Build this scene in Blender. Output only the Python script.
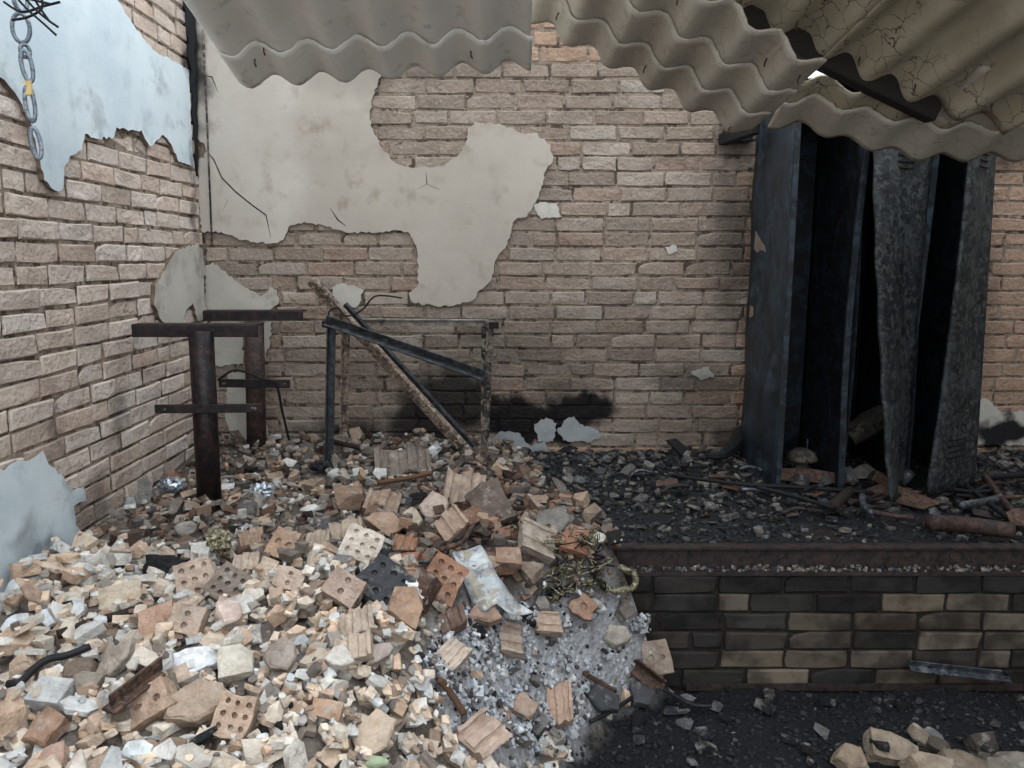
import bpy, bmesh, math, random
import numpy as np
from mathutils import Vector, Matrix, Quaternion, noise as mnoise

random.seed(7); rng = np.random.default_rng(7)
sc = bpy.context.scene
for o in list(bpy.data.objects): bpy.data.objects.remove(o)
C = sc.collection

# ------------------------------------------------------------------ camera, sky, exposure
CAM_H, PITCH, FPX = 1.55, math.radians(9.0), 799.0
cam_d = bpy.data.cameras.new('camera'); cam_d.sensor_width = 36.0; cam_d.lens = 36.0 * FPX / 1024.0
cam = bpy.data.objects.new('camera', cam_d); C.objects.link(cam)
cam.location = (0, 0, CAM_H); cam.rotation_euler = (math.pi / 2 - PITCH, 0, 0)
sc.camera = cam
w = bpy.data.worlds.new('overcast_sky'); sc.world = w; w.use_nodes = True
wt = w.node_tree; bg = wt.nodes['Background']
# overcast sky: zenith about three times as bright as the horizon, dull ground below it
tc = wt.nodes.new('ShaderNodeTexCoord'); sx = wt.nodes.new('ShaderNodeSeparateXYZ'); wt.links.new(tc.outputs['Generated'], sx.inputs[0])
rp = wt.nodes.new('ShaderNodeValToRGB'); wt.links.new(sx.outputs['Z'], rp.inputs[0])
rp.color_ramp.elements[0].position = 0.0; rp.color_ramp.elements[0].color = (.31, .335, .36, 1)
rp.color_ramp.elements[1].position = 1.0; rp.color_ramp.elements[1].color = (.90, .965, 1.05, 1)
wt.links.new(rp.outputs[0], bg.inputs[0]); bg.inputs[1].default_value = 2.2
sc.view_settings.view_transform = 'Standard'; sc.view_settings.look = 'None'
sc.view_settings.exposure = 0.86; sc.view_settings.gamma = 1.0; sc.view_settings.use_curve_mapping = False

SP, CP = math.sin(PITCH), math.cos(PITCH)
def ray(px, py):
    a, u = (px - 512) / FPX, (384 - py) / FPX
    return Vector((a, CP + u * SP, -SP + u * CP))
def atY(px, py, Y):
    d = ray(px, py); t = Y / d.y; return Vector((d.x * t, Y, CAM_H + d.z * t))
def atX(px, py, X):
    d = ray(px, py); t = X / d.x; return Vector((X, d.y * t, CAM_H + d.z * t))
def atZ(px, py, Z):
    d = ray(px, py); t = (Z - CAM_H) / d.z; return Vector((d.x * t, d.y * t, Z))
def atD(px, py, D):
    d = ray(px, py); return Vector((d.x * D, d.y * D, CAM_H + d.z * D))
def in_view(p, m=25):
    z = p[1] * CP - (p[2] - CAM_H) * SP
    if z < .2: return False
    x = 512 + FPX * p[0] / z; y = 384 - FPX * (p[1] * SP + (p[2] - CAM_H) * CP) / z
    return -m < x < 1024 + m and -m < y < 768 + m

# the place
XL, YB, YP = -1.52, 4.0, 2.70          # left wall, back wall, face of the raised platform
ZP = 0.50                              # top of the platform
COURSE, PITCHB, ZJ = 0.0722, 0.234, 0.0128

# ------------------------------------------------------------------ helpers
def s2l(h):
    h = h.lstrip('#'); v = [int(h[i:i + 2], 16) / 255 for i in (0, 2, 4)]
    return tuple(x / 12.92 if x <= .04045 else ((x + .055) / 1.055) ** 2.4 for x in v) + (1.0,)
def vary(c, dv=.15, dh=.04):
    k = 1 + random.uniform(-dv, dv); h = random.uniform(-dh, dh)
    return (max(0, c[0] * k * (1 + h)), max(0, c[1] * k), max(0, c[2] * k * (1 - h)), 1)
def mute(c, k=.80, d=.18):
    l = (c[0] + c[1] + c[2]) / 3; return tuple((x * (1 - d) + l * d) * k for x in c[:3]) + (1,)
def beige(c): return (c[0] * 1.03, c[1] * .995, c[2] * .95, 1)
def mesh(name, v, f, mat=None, smooth=False):
    me = bpy.data.meshes.new(name); me.from_pydata([tuple(p) for p in v], [], f); me.update()
    if mat: me.materials.append(mat)
    if smooth: me.polygons.foreach_set('use_smooth', [True] * len(me.polygons))
    return me
def bm_mesh(name, bm, mat=None, smooth=False):
    bmesh.ops.recalc_face_normals(bm, faces=bm.faces)
    me = bpy.data.meshes.new(name); bm.to_mesh(me); bm.free()
    if mat: me.materials.append(mat)
    if smooth: me.polygons.foreach_set('use_smooth', [True] * len(me.polygons))
    return me
def link(name, me, parent=None, loc=None, color=None):
    o = bpy.data.objects.new(name, me); C.objects.link(o)
    if parent is not None: o.parent = parent
    if loc is not None: o.location = loc
    if color is not None: o.color = color
    return o
def tag(o, label, cat, group=None, kind=None):
    o['label'] = label; o['category'] = cat
    if group: o['group'] = group
    if kind: o['kind'] = kind
    return o
def empty(name, loc=(0, 0, 0)):
    o = bpy.data.objects.new(name, None); o.empty_display_size = .05; C.objects.link(o); o.location = loc; return o
def child(name, me, root, color=None, label=None):
    """mesh given in world coordinates, parented under a root standing at root.location"""
    loc = root.matrix_basis.translation
    p = root.parent
    me.transform(Matrix.Translation(-loc) if p is None else Matrix.Translation(-(loc + p.matrix_basis.translation)))
    o = link(name, me, root, color=color)
    if label: o['label'] = label
    return o
def add_box(bm, c, half, R=None):
    vs = [Vector((sx * half[0], sy * half[1], sz * half[2])) for sx in (-1, 1) for sy in (-1, 1) for sz in (-1, 1)]
    if R is not None: vs = [R @ v for v in vs]
    v = [bm.verts.new(Vector(c) + q) for q in vs]
    for q in ((0, 1, 3, 2), (4, 6, 7, 5), (0, 4, 5, 1), (2, 3, 7, 6), (0, 2, 6, 4), (1, 5, 7, 3)):
        bm.faces.new([v[i] for i in q])
def box_mesh(name, c, half, mat, R=None, bevel=0):
    bm = bmesh.new(); add_box(bm, c, half, R)
    if bevel: bmesh.ops.bevel(bm, geom=bm.edges[:], offset=bevel, segments=1, affect='EDGES')
    return bm_mesh(name, bm, mat)
def frame(z, x=None):
    z = Vector(z).normalized(); x = Vector(x or (1, 0, 0)); x = x - z * x.dot(z)
    if x.length < 1e-4: x = Vector((0, 1, 0)); x = x - z * x.dot(z)
    x.normalize(); y = z.cross(x)
    return Matrix((x, y, z)).transposed()
def bar_bm(bm, a, b, w_, h_, up=(0, 0, 1)):
    a, b = Vector(a), Vector(b); x = (b - a).normalized(); u = Vector(up); u = (u - x * u.dot(x)).normalized(); y = u.cross(x)
    R = Matrix((x, y, u)).transposed(); add_box(bm, (a + b) / 2, ((b - a).length / 2, w_ / 2, h_ / 2), R)
def bar_mesh(name, a, b, w_, h_, mat, up=(0, 0, 1), bevel=0):
    bm = bmesh.new(); bar_bm(bm, a, b, w_, h_, up)
    if bevel: bmesh.ops.bevel(bm, geom=bm.edges[:], offset=bevel, segments=1, affect='EDGES')
    return bm_mesh(name, bm, mat)
def angle_mesh(name, a, b, w_, t, mat, up, side):
    """L-section steel between a and b"""
    bm = bmesh.new(); a, b, u, s = Vector(a), Vector(b), Vector(up).normalized(), Vector(side).normalized()
    bar_bm(bm, a, b, w_, t, u); o = s * (w_ / 2) + u * (w_ / 2)
    bar_bm(bm, a + o, b + o, t, w_, u)
    return bm_mesh(name, bm, mat)
def tube_mesh(name, pts, r, mat, n=8, closed=False, smooth=True, cap=True):
    pts = [Vector(p) for p in pts]; N = len(pts); rr = r if hasattr(r, '__len__') else [r] * N
    v, f = [], []; prev = None
    for i, p in enumerate(pts):
        t = (pts[(i + 1) % N] - pts[i - 1]) if closed else (pts[min(i + 1, N - 1)] - pts[max(i - 1, 0)])
        t.normalize()
        if prev is None: x = t.orthogonal().normalized()
        else: x = (prev - t * prev.dot(t)).normalized()
        prev = x; y = t.cross(x)
        for k in range(n):
            a = 2 * math.pi * k / n; v.append(p + (x * math.cos(a) + y * math.sin(a)) * rr[i])
    for i in range(N if closed else N - 1):
        j = (i + 1) % N
        for k in range(n):
            f.append((i * n + k, i * n + (k + 1) % n, j * n + (k + 1) % n, j * n + k))
    if not closed and cap:
        f.append(tuple(range(n))[::-1]); f.append(tuple((N - 1) * n + k for k in range(n)))
    return mesh(name, v, f, mat, smooth)
def smooth_path(pts, n=6):
    pts = [Vector(p) for p in pts]; out = []
    for i in range(len(pts) - 1):
        p0, p1, p2, p3 = pts[max(i - 1, 0)], pts[i], pts[i + 1], pts[min(i + 2, len(pts) - 1)]
        for k in range(n):
            t = k / n
            out.append(.5 * ((2 * p1) + (p2 - p0) * t + (2 * p0 - 5 * p1 + 4 * p2 - p3) * t * t + (3 * p1 - p0 - 3 * p2 + p3) * t ** 3))
    out.append(pts[-1]); return out
def inpoly(x, y, P):
    c = False; j = len(P) - 1
    for i in range(len(P)):
        if (P[i][1] > y) != (P[j][1] > y) and x < (P[j][0] - P[i][0]) * (y - P[i][1]) / (P[j][1] - P[i][1]) + P[i][0]: c = not c
        j = i
    return c
def sst(a, b, x):
    t = np.clip((np.asarray(x, float) - a) / (b - a), 0, 1); return t * t * (3 - 2 * t)

# ------------------------------------------------------------------ materials
class NT:
    def __init__(s, name, rough=.9, spec=.25, metal=0):
        s.m = bpy.data.materials.new(name); s.m.use_nodes = True; s.t = s.m.node_tree; s.n = s.t.nodes
        s.b = s.n['Principled BSDF']; s.b.inputs['Roughness'].default_value = rough; s.b.inputs['Metallic'].default_value = metal
        s.b.inputs['Specular IOR Level'].default_value = spec
        s.pos = s.n.new('ShaderNodeNewGeometry').outputs['Position']
    def L(s, a, b): s.t.links.new(a, b)
    def put(s, sock, v):
        if isinstance(v, bpy.types.NodeSocket): s.L(v, sock)
        else: sock.default_value = v
    def noise(s, scale, detail=4, rough=.55, vec=None, dist=0):
        n = s.n.new('ShaderNodeTexNoise'); n.inputs['Scale'].default_value = scale; n.inputs['Detail'].default_value = detail
        n.inputs['Roughness'].default_value = rough; n.inputs['Distortion'].default_value = dist
        s.L(vec or s.pos, n.inputs['Vector']); return n.outputs['Fac']
    def vor(s, scale, feature='F1', vec=None, rand=1):
        n = s.n.new('ShaderNodeTexVoronoi'); n.feature = feature; n.inputs['Scale'].default_value = scale
        n.inputs['Randomness'].default_value = rand; s.L(vec or s.pos, n.inputs['Vector']); return n.outputs['Distance']
    def map(s, v, a, b, c=0, d=1, smooth=True):
        n = s.n.new('ShaderNodeMapRange'); n.interpolation_type = 'SMOOTHSTEP' if smooth else 'LINEAR'
        s.L(v, n.inputs[0])
        for i, x in enumerate((a, b, c, d)): n.inputs[i + 1].default_value = x
        return n.outputs[0]
    def math(s, op, a, b=0):
        n = s.n.new('ShaderNodeMath'); n.operation = op; s.put(n.inputs[0], a); s.put(n.inputs[1], b); return n.outputs[0]
    def vm(s, op, a, b):
        n = s.n.new('ShaderNodeVectorMath'); n.operation = op; s.put(n.inputs[0], a); s.put(n.inputs[1], b)
        return n.outputs['Value'] if op in ('LENGTH', 'DOT_PRODUCT') else n.outputs['Vector']
    def mix(s, f, a, b, mode='MIX'):
        n = s.n.new('ShaderNodeMix'); n.data_type = 'RGBA'; n.blend_type = mode
        s.put(n.inputs[0], f); s.put(n.inputs[6], a); s.put(n.inputs[7], b); return n.outputs[2]
    def grey(s, v):
        n = s.n.new('ShaderNodeCombineColor')
        for i in range(3): s.L(v, n.inputs[i])
        return n.outputs[0]
    def color(s, c): s.put(s.b.inputs['Base Color'], c)
    def bump(s, h, strength=.5, dist=.01):
        n = s.n.new('ShaderNodeBump'); n.inputs['Strength'].default_value = strength; n.inputs['Distance'].default_value = dist
        s.L(h, n.inputs['Height']); s.L(n.outputs[0], s.b.inputs['Normal'])
    def n_col(s, scale):
        n = s.n.new('ShaderNodeTexNoise'); n.inputs['Scale'].default_value = scale; s.L(s.pos, n.inputs['Vector']); return n.outputs['Color']
    def objcol(s): return s.n.new('ShaderNodeObjectInfo').outputs['Color']
    def attr(s, nm):
        n = s.n.new('ShaderNodeAttribute'); n.attribute_name = nm; return n.outputs['Color']
    def spots(s, lst, wob=.12):
        """soot stains with a fixed place on the wall: (centre, (rx, ry, rz), softness)"""
        nn = s.n.new('ShaderNodeTexNoise'); nn.inputs['Scale'].default_value = 7; nn.inputs['Detail'].default_value = 5
        s.L(s.pos, nn.inputs['Vector'])
        off = s.vm('MULTIPLY', s.vm('SUBTRACT', nn.outputs['Color'], (.5, .5, .5)), (wob * 2, wob * 2, wob * 2))
        p = s.vm('ADD', s.pos, off); out = None
        for c, r, inner, amt in lst:
            d = s.vm('LENGTH', s.vm('MULTIPLY', s.vm('SUBTRACT', p, tuple(c)), tuple(1 / x for x in r)), (0, 0, 0))
            v = s.map(d, 1.0, inner, 0, amt)
            out = v if out is None else s.math('MAXIMUM', out, v)
        return out

def soot_list():
    L = []
    for px, py, rx, rz, inn, amt in ((515, 418, .26, .16, .55, .98), (585, 410, .24, .12, .55, .98), (540, 424, .40, .115, .6, .98), (445, 405, .36, .30, .4, .92), (425, 425, .32, .18, .4, .93), (560, 400, .45, .22, .1, .5),
                                     (352, 438, .30, .16, .3, .9), (1003, 434, .26, .10, .55, .98), (1010, 150, .30, .22, .1, .85),
                                     (738, 140, .17, .20, .2, .6), (735, 260, .20, .65, .1, .6), (690, 380, .6, .12, .1, .5), (520, 360, 1.3, .45, .0, .38), (690, 420, .6, .3, 0, .4), (420, 75, .9, .16, 0, .3),
                                     (310, 438, .2, .12, .2, .6), (725, 440, .2, .12, .2, .7), (985, 300, .14, .6, .1, .4)):
        L.append((atY(px, py, YB), (rx, .25, rz), inn, amt))
    for px, py, ry, rz, inn, amt in ((95, 510, .22, .22, .1, .62), (40, 572, .16, .16, .35, .93), (22, 540, .10, .10, 0, .5), (120, 420, .07, .2, .1, .5), (190, 60, .10, .45, .3, .9), (193, 190, .05, .5, .2, .6),
                                     (60, 430, .05, .25, .1, .4)):
        L.append((atX(px, py, XL), (.09, ry, rz), inn, amt))
    return L
SOOT = soot_list()
SOOTC = s2l('#0e0e11')

def wall_brick_mat():
    t = NT('wall_brick', .92)
    base = t.objcol()
    n1, n2 = t.noise(11, 5), t.noise(70, 4, .65)
    c = t.mix(t.map(n1, .35, .7, 0, .5), base, t.mix(1, base, (.80, .75, .72, 1), 'MULTIPLY'))
    c = t.mix(t.map(n2, .52, .75, 0, .45), c, s2l('#c9b7a2'))
    c = t.mix(t.map(t.noise(38, 3), .62, .72, 0, .3), c, s2l('#6d5a4f'))
    c = t.mix(t.map(t.noise(2.6, 5, .6), .45, .7, 0, .55), c, t.mix(1, c, (.62, .58, .55, 1), 'MULTIPLY'))
    c = t.mix(t.map(t.noise(24, 6, .7), .56, .66, 0, .55), c, t.mix(1, c, (.6, .55, .52, 1), 'MULTIPLY'))
    c = t.mix(t.spots(SOOT), c, SOOTC)
    t.color(c)
    h = t.math('ADD', t.math('MULTIPLY', n2, .6), t.math('MULTIPLY', t.noise(28, 5), 1.2))
    t.bump(h, .8, .016); return t.m
def mortar_mat():
    t = NT('old_mortar', .95)
    n = t.noise(40, 6, .65)
    c = t.mix(n, s2l('#867768'), s2l('#a89988'))
    c = t.mix(t.map(t.noise(13, 5, .7), .50, .58, 0, .8), c, s2l('#3d322b')); c = t.mix(t.map(t.noise(6), .5, .7, 0, .5), c, s2l('#64574d'))  # first mix paints the shadows of open joint gaps as dark noise
    c = t.mix(t.spots(SOOT), c, SOOTC); t.color(c)
    t.bump(t.math('ADD', t.noise(60, 6, .7), t.noise(16, 3)), .9, .02); return t.m
def plaster_mat(name, c0, c1, c2):
    t = NT(name, .85)
    n = t.noise(2.3, 5, .6)
    c = t.mix(t.map(n, .35, .65), s2l(c0), s2l(c1)); c = t.mix(t.map(t.noise(9, 6, .6), .5, .75, 0, .55), c, s2l(c2))
    if name == 'tan_plaster':
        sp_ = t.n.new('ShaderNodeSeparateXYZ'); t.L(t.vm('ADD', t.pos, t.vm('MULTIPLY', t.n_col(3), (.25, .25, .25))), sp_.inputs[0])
        c = t.mix(t.map(sp_.outputs[0], -.98, -.80), c, t.mix(1, c, (.82, .795, .77, 1), 'MULTIPLY'))  # multiplies the patch darker to the right of a wavy edge
    c = t.mix(t.map(t.noise(4.5, 6, .7), .55, .72, 0, .5), c, t.mix(1, c, (.62, .58, .54, 1), 'MULTIPLY'))
    c = t.mix(t.spots(SOOT), c, SOOTC); t.color(c)
    t.bump(t.math('ADD', t.noise(5, 3), t.math('MULTIPLY', t.noise(90, 3), .25)), .35, .012); return t.m
def fragment_mat():
    t = NT('broken_fragment', .93)
    base = t.objcol(); n = t.noise(34, 5, .6)
    c = t.mix(t.map(n, .35, .7, 0, .55), base, t.mix(1, base, (.6, .56, .54, 1), 'MULTIPLY'))
    c = t.mix(t.map(t.noise(11, 6, .65), .42, .68, 0, .75), c, t.mix(1, c, (.55, .52, .50, 1), 'MULTIPLY'))
    c = t.mix(t.map(t.noise(19, 6, .7), .52, .70, 0, .5), c, s2l('#b9b3a8'))
    c = t.mix(t.map(t.noise(8, 5, .7), .66, .74, 0, .7), c, s2l('#3a3735'))
    t.color(c); t.bump(t.math('ADD', t.noise(55, 6, .7), t.math('MULTIPLY', t.noise(22, 4), 1.3)), .8, .016); return t.m
def attr_mat(name, rough=.93, bump=.6, spec=.25):
    t = NT(name, rough, spec); base = t.attr('tint'); n = t.noise(45, 5, .65)
    c = t.mix(t.map(n, .35, .7, 0, .6), base, t.mix(1, base, (.5, .48, .47, 1), 'MULTIPLY'))
    t.color(c); t.bump(t.math('ADD', t.noise(70, 6, .7), t.noise(22, 4)), bump, .018); return t.m
def ground_mat(name, rough=.9, bump=.9, spec=.3):
    """base of the heap and soot: tint plus speckle of ash, coal and grit"""
    t = NT(name, rough, spec); base = t.attr('tint')
    c = t.mix(t.map(t.vor(55), .15, .6, 0, .35), base, t.mix(1, base, (.35, .34, .35, 1), 'MULTIPLY'))
    c = t.mix(t.map(t.noise(140, 3, .7), .58, .72, 0, .7), c, t.mix(1, base, (1.7, 1.7, 1.75, 1), 'MULTIPLY'))
    c = t.mix(t.map(t.noise(26, 5, .7), .58, .72, 0, .75), c, t.mix(1, base, (.3, .3, .32, 1), 'MULTIPLY'))
    t.color(c); t.bump(t.math('ADD', t.noise(90, 6, .75), t.math('MULTIPLY', t.vor(45), 1.0)), bump, .02); return t.m
def sheet_mat(name, c0, c1, cracks):
    t = NT(name, .88)
    n = t.noise(3.5, 5, .6)
    c = t.mix(t.map(n, .35, .68), s2l(c0), s2l(c1)); c = t.mix(t.map(t.noise(14, 5, .6), .55, .75, 0, .4), c, s2l('#5b5045'))
    if cracks:
        p = t.vm('ADD', t.pos, t.vm('MULTIPLY', t.n_col(30), (.03, .03, .03)))
        e = t.vor(14, 'DISTANCE_TO_EDGE', p)
        cr = t.math('MULTIPLY', t.map(e, .022, .006), t.map(t.noise(2.2, 2), .38, .46))
        c = t.mix(t.math('MULTIPLY', cr, cracks), c, s2l('#453a30'))
    t.color(c); t.bump(t.noise(60, 4), .25, .006); return t.m
def metal_mat(name, cols, rough=.55, metal=.3, scale=14, spec=.4, bump=.3):
    t = NT(name, rough, spec, metal); c = s2l(cols[0])
    for i, k in enumerate(cols[1:]):
        c = t.mix(t.map(t.noise(scale * (1 + i * 1.7), 5, .65, dist=.4 * i), .47, .62), c, s2l(k))
    t.color(c); t.bump(t.noise(scale * 6, 4), bump, .004); return t.m
def plain_mat(name, c, rough=.8, metal=0, spec=.3):
    t = NT(name, rough, spec, metal); cc = s2l(c)
    t.color(t.mix(t.map(t.noise(50, 4), .4, .7, 0, .4), cc, (cc[0] * .6, cc[1] * .6, cc[2] * .6, 1))); t.bump(t.noise(90, 3), .3, .004); return t.m

M = {}
M['brick'] = wall_brick_mat(); M['mortar'] = mortar_mat()
M['plaster_blue'] = plaster_mat('pale_blue_plaster', '#b7c4c9', '#c8d2d4', '#a5b3b8')
M['plaster_tan'] = plaster_mat('tan_plaster', '#b2aa9f', '#bcb5aa', '#9f9585')
M['plaster_grey'] = plaster_mat('grey_plaster', '#aca79d', '#bdb8ae', '#8a857c')
M['plaster_back'] = plaster_mat('plaster_edge', '#6a5c50', '#7d6e60', '#4c4138')
M['frag'] = fragment_mat(); M['stuff'] = attr_mat('rubble_bits'); M['coal'] = attr_mat('charcoal_bits', .6, .7, .5)
M['heap'] = ground_mat('heap_dust'); M['soot'] = ground_mat('wet_soot', .62, 1.0, .45)
M['sheet'] = sheet_mat('cement_sheet', '#dcd8d0', '#e6e2da', 0); M['sheet_dark'] = sheet_mat('smoked_cement_sheet', '#ada496', '#bdb4a5', .3)
M['sheet_crack'] = sheet_mat('cracked_cement_sheet', '#9d927e', '#b3a892', .95)
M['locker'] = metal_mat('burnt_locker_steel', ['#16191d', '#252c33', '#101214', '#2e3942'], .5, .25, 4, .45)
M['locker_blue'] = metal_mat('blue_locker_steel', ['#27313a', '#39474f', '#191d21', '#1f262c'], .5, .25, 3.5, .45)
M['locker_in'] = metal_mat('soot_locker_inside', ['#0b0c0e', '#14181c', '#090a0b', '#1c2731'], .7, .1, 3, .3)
M['locker_door'] = metal_mat('flaked_locker_door', ['#24282b', '#3a3f41', '#17191b', '#4a4c4a'], .6, .25, 9, .4)
M['pipe_black'] = metal_mat('black_pipe', ['#17171a', '#24201f', '#0f0f11', '#39241f'], .5, .3, 10)
M['pipe_rust'] = metal_mat('rusty_pipe', ['#40302b', '#2b2220', '#4d3a31', '#221c1c'], .7, .2, 12)
M['bar_black'] = metal_mat('black_flat_bar', ['#1d1b1d', '#2b2425', '#3a2a28'], .6, .3, 12)
M['rust'] = metal_mat('rust', ['#44322a', '#5a4235', '#2b221e', '#665043'], .85, .1, 16)
M['beam'] = metal_mat('rusty_beam', ['#322725', '#262020', '#3b2e2a', '#191616'], .75, .15, 9)
M['frame_steel'] = metal_mat('burnt_frame_steel', ['#2a2828', '#6a6157', '#1a1919', '#8a8074'], .75, .2, 6)
M['frame_dark'] = metal_mat('dark_frame_steel', ['#2b2d2e', '#1b1b1c', '#43454a'], .65, .2, 14)
M['plank'] = metal_mat('peeled_plank', ['#7f6e5f', '#2c2725', '#a08f7e', '#4b3d35'], .85, 0, 18)
M['char'] = plain_mat('char', '#141416', .75); M['purlin'] = plain_mat('sooty_purlin', '#26231f', .85)
M['foil'] = metal_mat('foil', ['#aeb8c2', '#dfe6ea', '#6d757c'], .3, .8, 30)
M['sheet_metal'] = metal_mat('scorched_sheet_metal', ['#a4a9ab', '#bcbfbe', '#6f7074', '#8d8675'], .5, .3, 7)
M['yellow'] = metal_mat('melted_yellow', ['#8a8266', '#b3ab8c', '#3b3428', '#1d1a16'], .4, .2, 30)
M['chain'] = metal_mat('chain_steel', ['#7c868f', '#98a1a8', '#5f666d'], .5, .4, 30)
M['cloth_yellow'] = plain_mat('yellow_tag', '#c9ae74'); M['rubber'] = plain_mat('black_rubber', '#1b1b1d', .6)
M['steel'] = metal_mat('grey_blue_steel', ['#4b4f54', '#75797e', '#2a2c2f'], .4, .5, 20)
M['wood'] = plain_mat('charred_wood', '#2a211d', .85); M['wood_brown'] = plain_mat('brown_wood', '#5d4433', .85)
M['green'] = plain_mat('green_plastic', '#98a585', .5)

# ------------------------------------------------------------------ brick walls
def brick_mesh(seed):
    r = random.Random(seed); L, H, D, ch = .224, .0640, .045, .0025 + r.random() * .002
    j = lambda a: r.uniform(-a, a)
    out = [(-L/2, -H/2), (0 + j(.05), -H/2), (L/2, -H/2), (L/2, 0 + j(.01)), (L/2, H/2), (0 + j(.05), H/2), (-L/2, H/2), (-L/2, 0 + j(.01))]
    out = [(x + j(.0035), z + j(.003)) for x, z in out]
    if r.random() < .45:
        k = r.choice((0, 2, 4, 6)); x, z = out[k]; out[k] = (x * (1 - r.uniform(.05, .14)), z * (1 - r.uniform(.1, .35)))
    v = [(x, D, z) for x, z in out] + [(x, ch + abs(j(.004)), z) for x, z in out]
    v += [(x - math.copysign(ch + r.random() * .004, x) if abs(x) > .06 else x, j(.0022), z - math.copysign(ch + r.random() * .003, z) if abs(z) > .015 else z) for x, z in out]
    f = [tuple(range(16, 24))]
    for a in (0, 8):
        for k in range(8):
            q = (k + 1) % 8; f.append((a + k, a + q, a + 8 + q, a + 8 + k))
    return mesh('brick_shape', v, f, M['brick'])
BR = [brick_mesh(i) for i in range(14)]
PAL_BACK = [s2l(x) for x in ('#ab9a88', '#a49281', '#b09f8d', '#9f8c79', '#a99481', '#a69280', '#9b897a', '#b4a493', '#a68c78')]
PAL_LEFT = [s2l(x) for x in ('#dac8b8', '#d4c1b0', '#dfcebf', '#cfbbaa', '#dac1ae', '#e2d4c8')]
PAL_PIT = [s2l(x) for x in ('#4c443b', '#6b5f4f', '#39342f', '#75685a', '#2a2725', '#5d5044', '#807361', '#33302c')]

def lay(u0, u1, z0, z1, seed):
    """brick slots (centre u, centre z, length factor)"""
    r = random.Random(seed); k0 = math.floor((z0 - ZJ) / COURSE); out = []
    for k in range(k0, int((z1 - ZJ) / COURSE)):
        z = ZJ + (k + .5) * COURSE
        if z - COURSE / 2 < z0 - 1e-3: continue
        u = u0 - PITCHB + (k % 2) * PITCHB / 2 + r.uniform(-.03, .03)
        while u < u1:
            ln = PITCHB * r.choice((1, 1, 1, 1, 1, 1, 1, .5, .75)) * r.uniform(.97, 1.03)
            a, b = max(u, u0), min(u + ln, u1)
            if b - a > .05: out.append(((a + b) / 2, z, (b - a - .010) / .224))
            u += ln
    return out
def build_bricks(wall, slots, place, rotz, pal, covered, hidden, limit=300, jit=.004):
    objs, rest = [], []
    for (u, z, s) in slots:
        hw = s * .112
        if covered and all(covered(u + a * hw, z + b * .031) for a in (-1, -.4, .4, 1) for b in (-1, 1)): continue
        p = Vector(place(u, z)); n = Matrix.Rotation(rotz, 3, 'Z') @ Vector((0, -1, 0))
        p = p + n * random.uniform(-jit, jit * .7)
        if random.random() < .07: p = p - n * random.uniform(.001, .003)
        (objs if in_view(p) and not hidden(u, z) else rest).append((p, s))
    mid = Vector((.3, 4, 1.4))
    objs.sort(key=lambda q: (q[0] - Vector((0, 0, CAM_H))).length); rest += objs[limit:]; objs = objs[:limit]
    for p, s in objs:
        o = link('brick', random.choice(BR), wall, color=beige(vary(mute(random.choice(pal), .82, .34), .09, .02)))
        o.location = p - wall.location; o.rotation_euler = (random.uniform(-.012, .012), random.uniform(-.012, .012), rotz + random.uniform(-.012, .012)); o.scale = (s, 1, random.uniform(.95, 1.02))
    if rest:
        V, F = [], []
        R = Matrix.Rotation(rotz, 3, 'Z')
        for p, s in rest:
            me = random.choice(BR); b = len(V)
            V += [p + R @ Vector((v.co.x * s, v.co.y, v.co.z)) - wall.location for v in me.vertices]
            F += [tuple(b + i for i in q.vertices) for q in me.polygons]
        o = link('bricks', mesh('bricks', V, F, M['brick']), wall, color=random.choice(pal)); o['kind'] = 'stuff'

# back wall ----------------------------------------------------------
P_BACK = {
 'main': [(194,20),(300,30),(384,50),(384,66),(378,85),(372,105),(370,120),(375,135),(383,150),(395,162),(405,167),(430,168),(445,166),(458,156),(466,142),(468,128),(475,122),(500,124),(520,133),(535,133),(550,145),(553,160),(545,172),(541,190),(533,205),(527,217),(515,220),(510,235),(503,250),(497,258),(492,275),(490,282),(480,290),(473,300),(455,305),(435,306),(413,302),(409,293),(418,285),(419,265),(416,245),(408,232),(395,230),(375,233),(350,233),(325,226),(305,222),(290,226),(284,240),(275,243),(255,242),(240,240),(230,235),(222,232),(203,232),(199,200),(199,160),(206,158),(206,146),(197,138)],
 'p2': [(206,265),(214,262),(228,274),(246,288),(262,296),(270,287),(278,290),(279,303),(270,311),(238,313),(206,312)],
 'p3': [(211,322),(243,322),(244,364),(214,366)],
 'p4': [(262,323),(272,321),(270,345),(262,366)],
 'p5': [(228,372),(256,372),(262,385),(255,400),(268,428),(274,455),(238,455),(226,420)],
 'p6': [(332,287),(345,283),(360,288),(364,290),(358,306),(346,310),(334,300)],
 'p7': [(533,205),(545,202),(556,204),(562,217),(541,219)],
 'p8': [(664,247),(675,245),(678,252),(668,254)],
 'p9': [(486,442),(500,431),(518,432),(530,446),(545,440),(549,460),(486,464)],
 'p10': [(534,424),(546,417),(557,423),(553,441),(538,441)],
 'p11': [(557,430),(566,419),(574,416),(580,424),(598,430),(602,436),(590,442),(563,440)],
 'p12': [(972,400),(985,398),(1000,412),(1026,410),(1045,416),(1045,446),(972,444)],
 'p13': [(690,372),(708,366),(714,376),(700,380)],
}
def jag(P, amp, step=.018):
    out = []
    for i in range(len(P)):
        a, b = Vector(P[i]), Vector(P[(i + 1) % len(P)]); n = max(1, int((b - a).length / step)); d = (b - a).normalized() if (b - a).length else Vector((1, 0)); q = Vector((-d.y, d.x))
        for k in range(n):
            p = a + (b - a) * k / n
            if k: p = p + q * random.uniform(-amp, amp)
            out.append((p.x, p.y))
    return out
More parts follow.
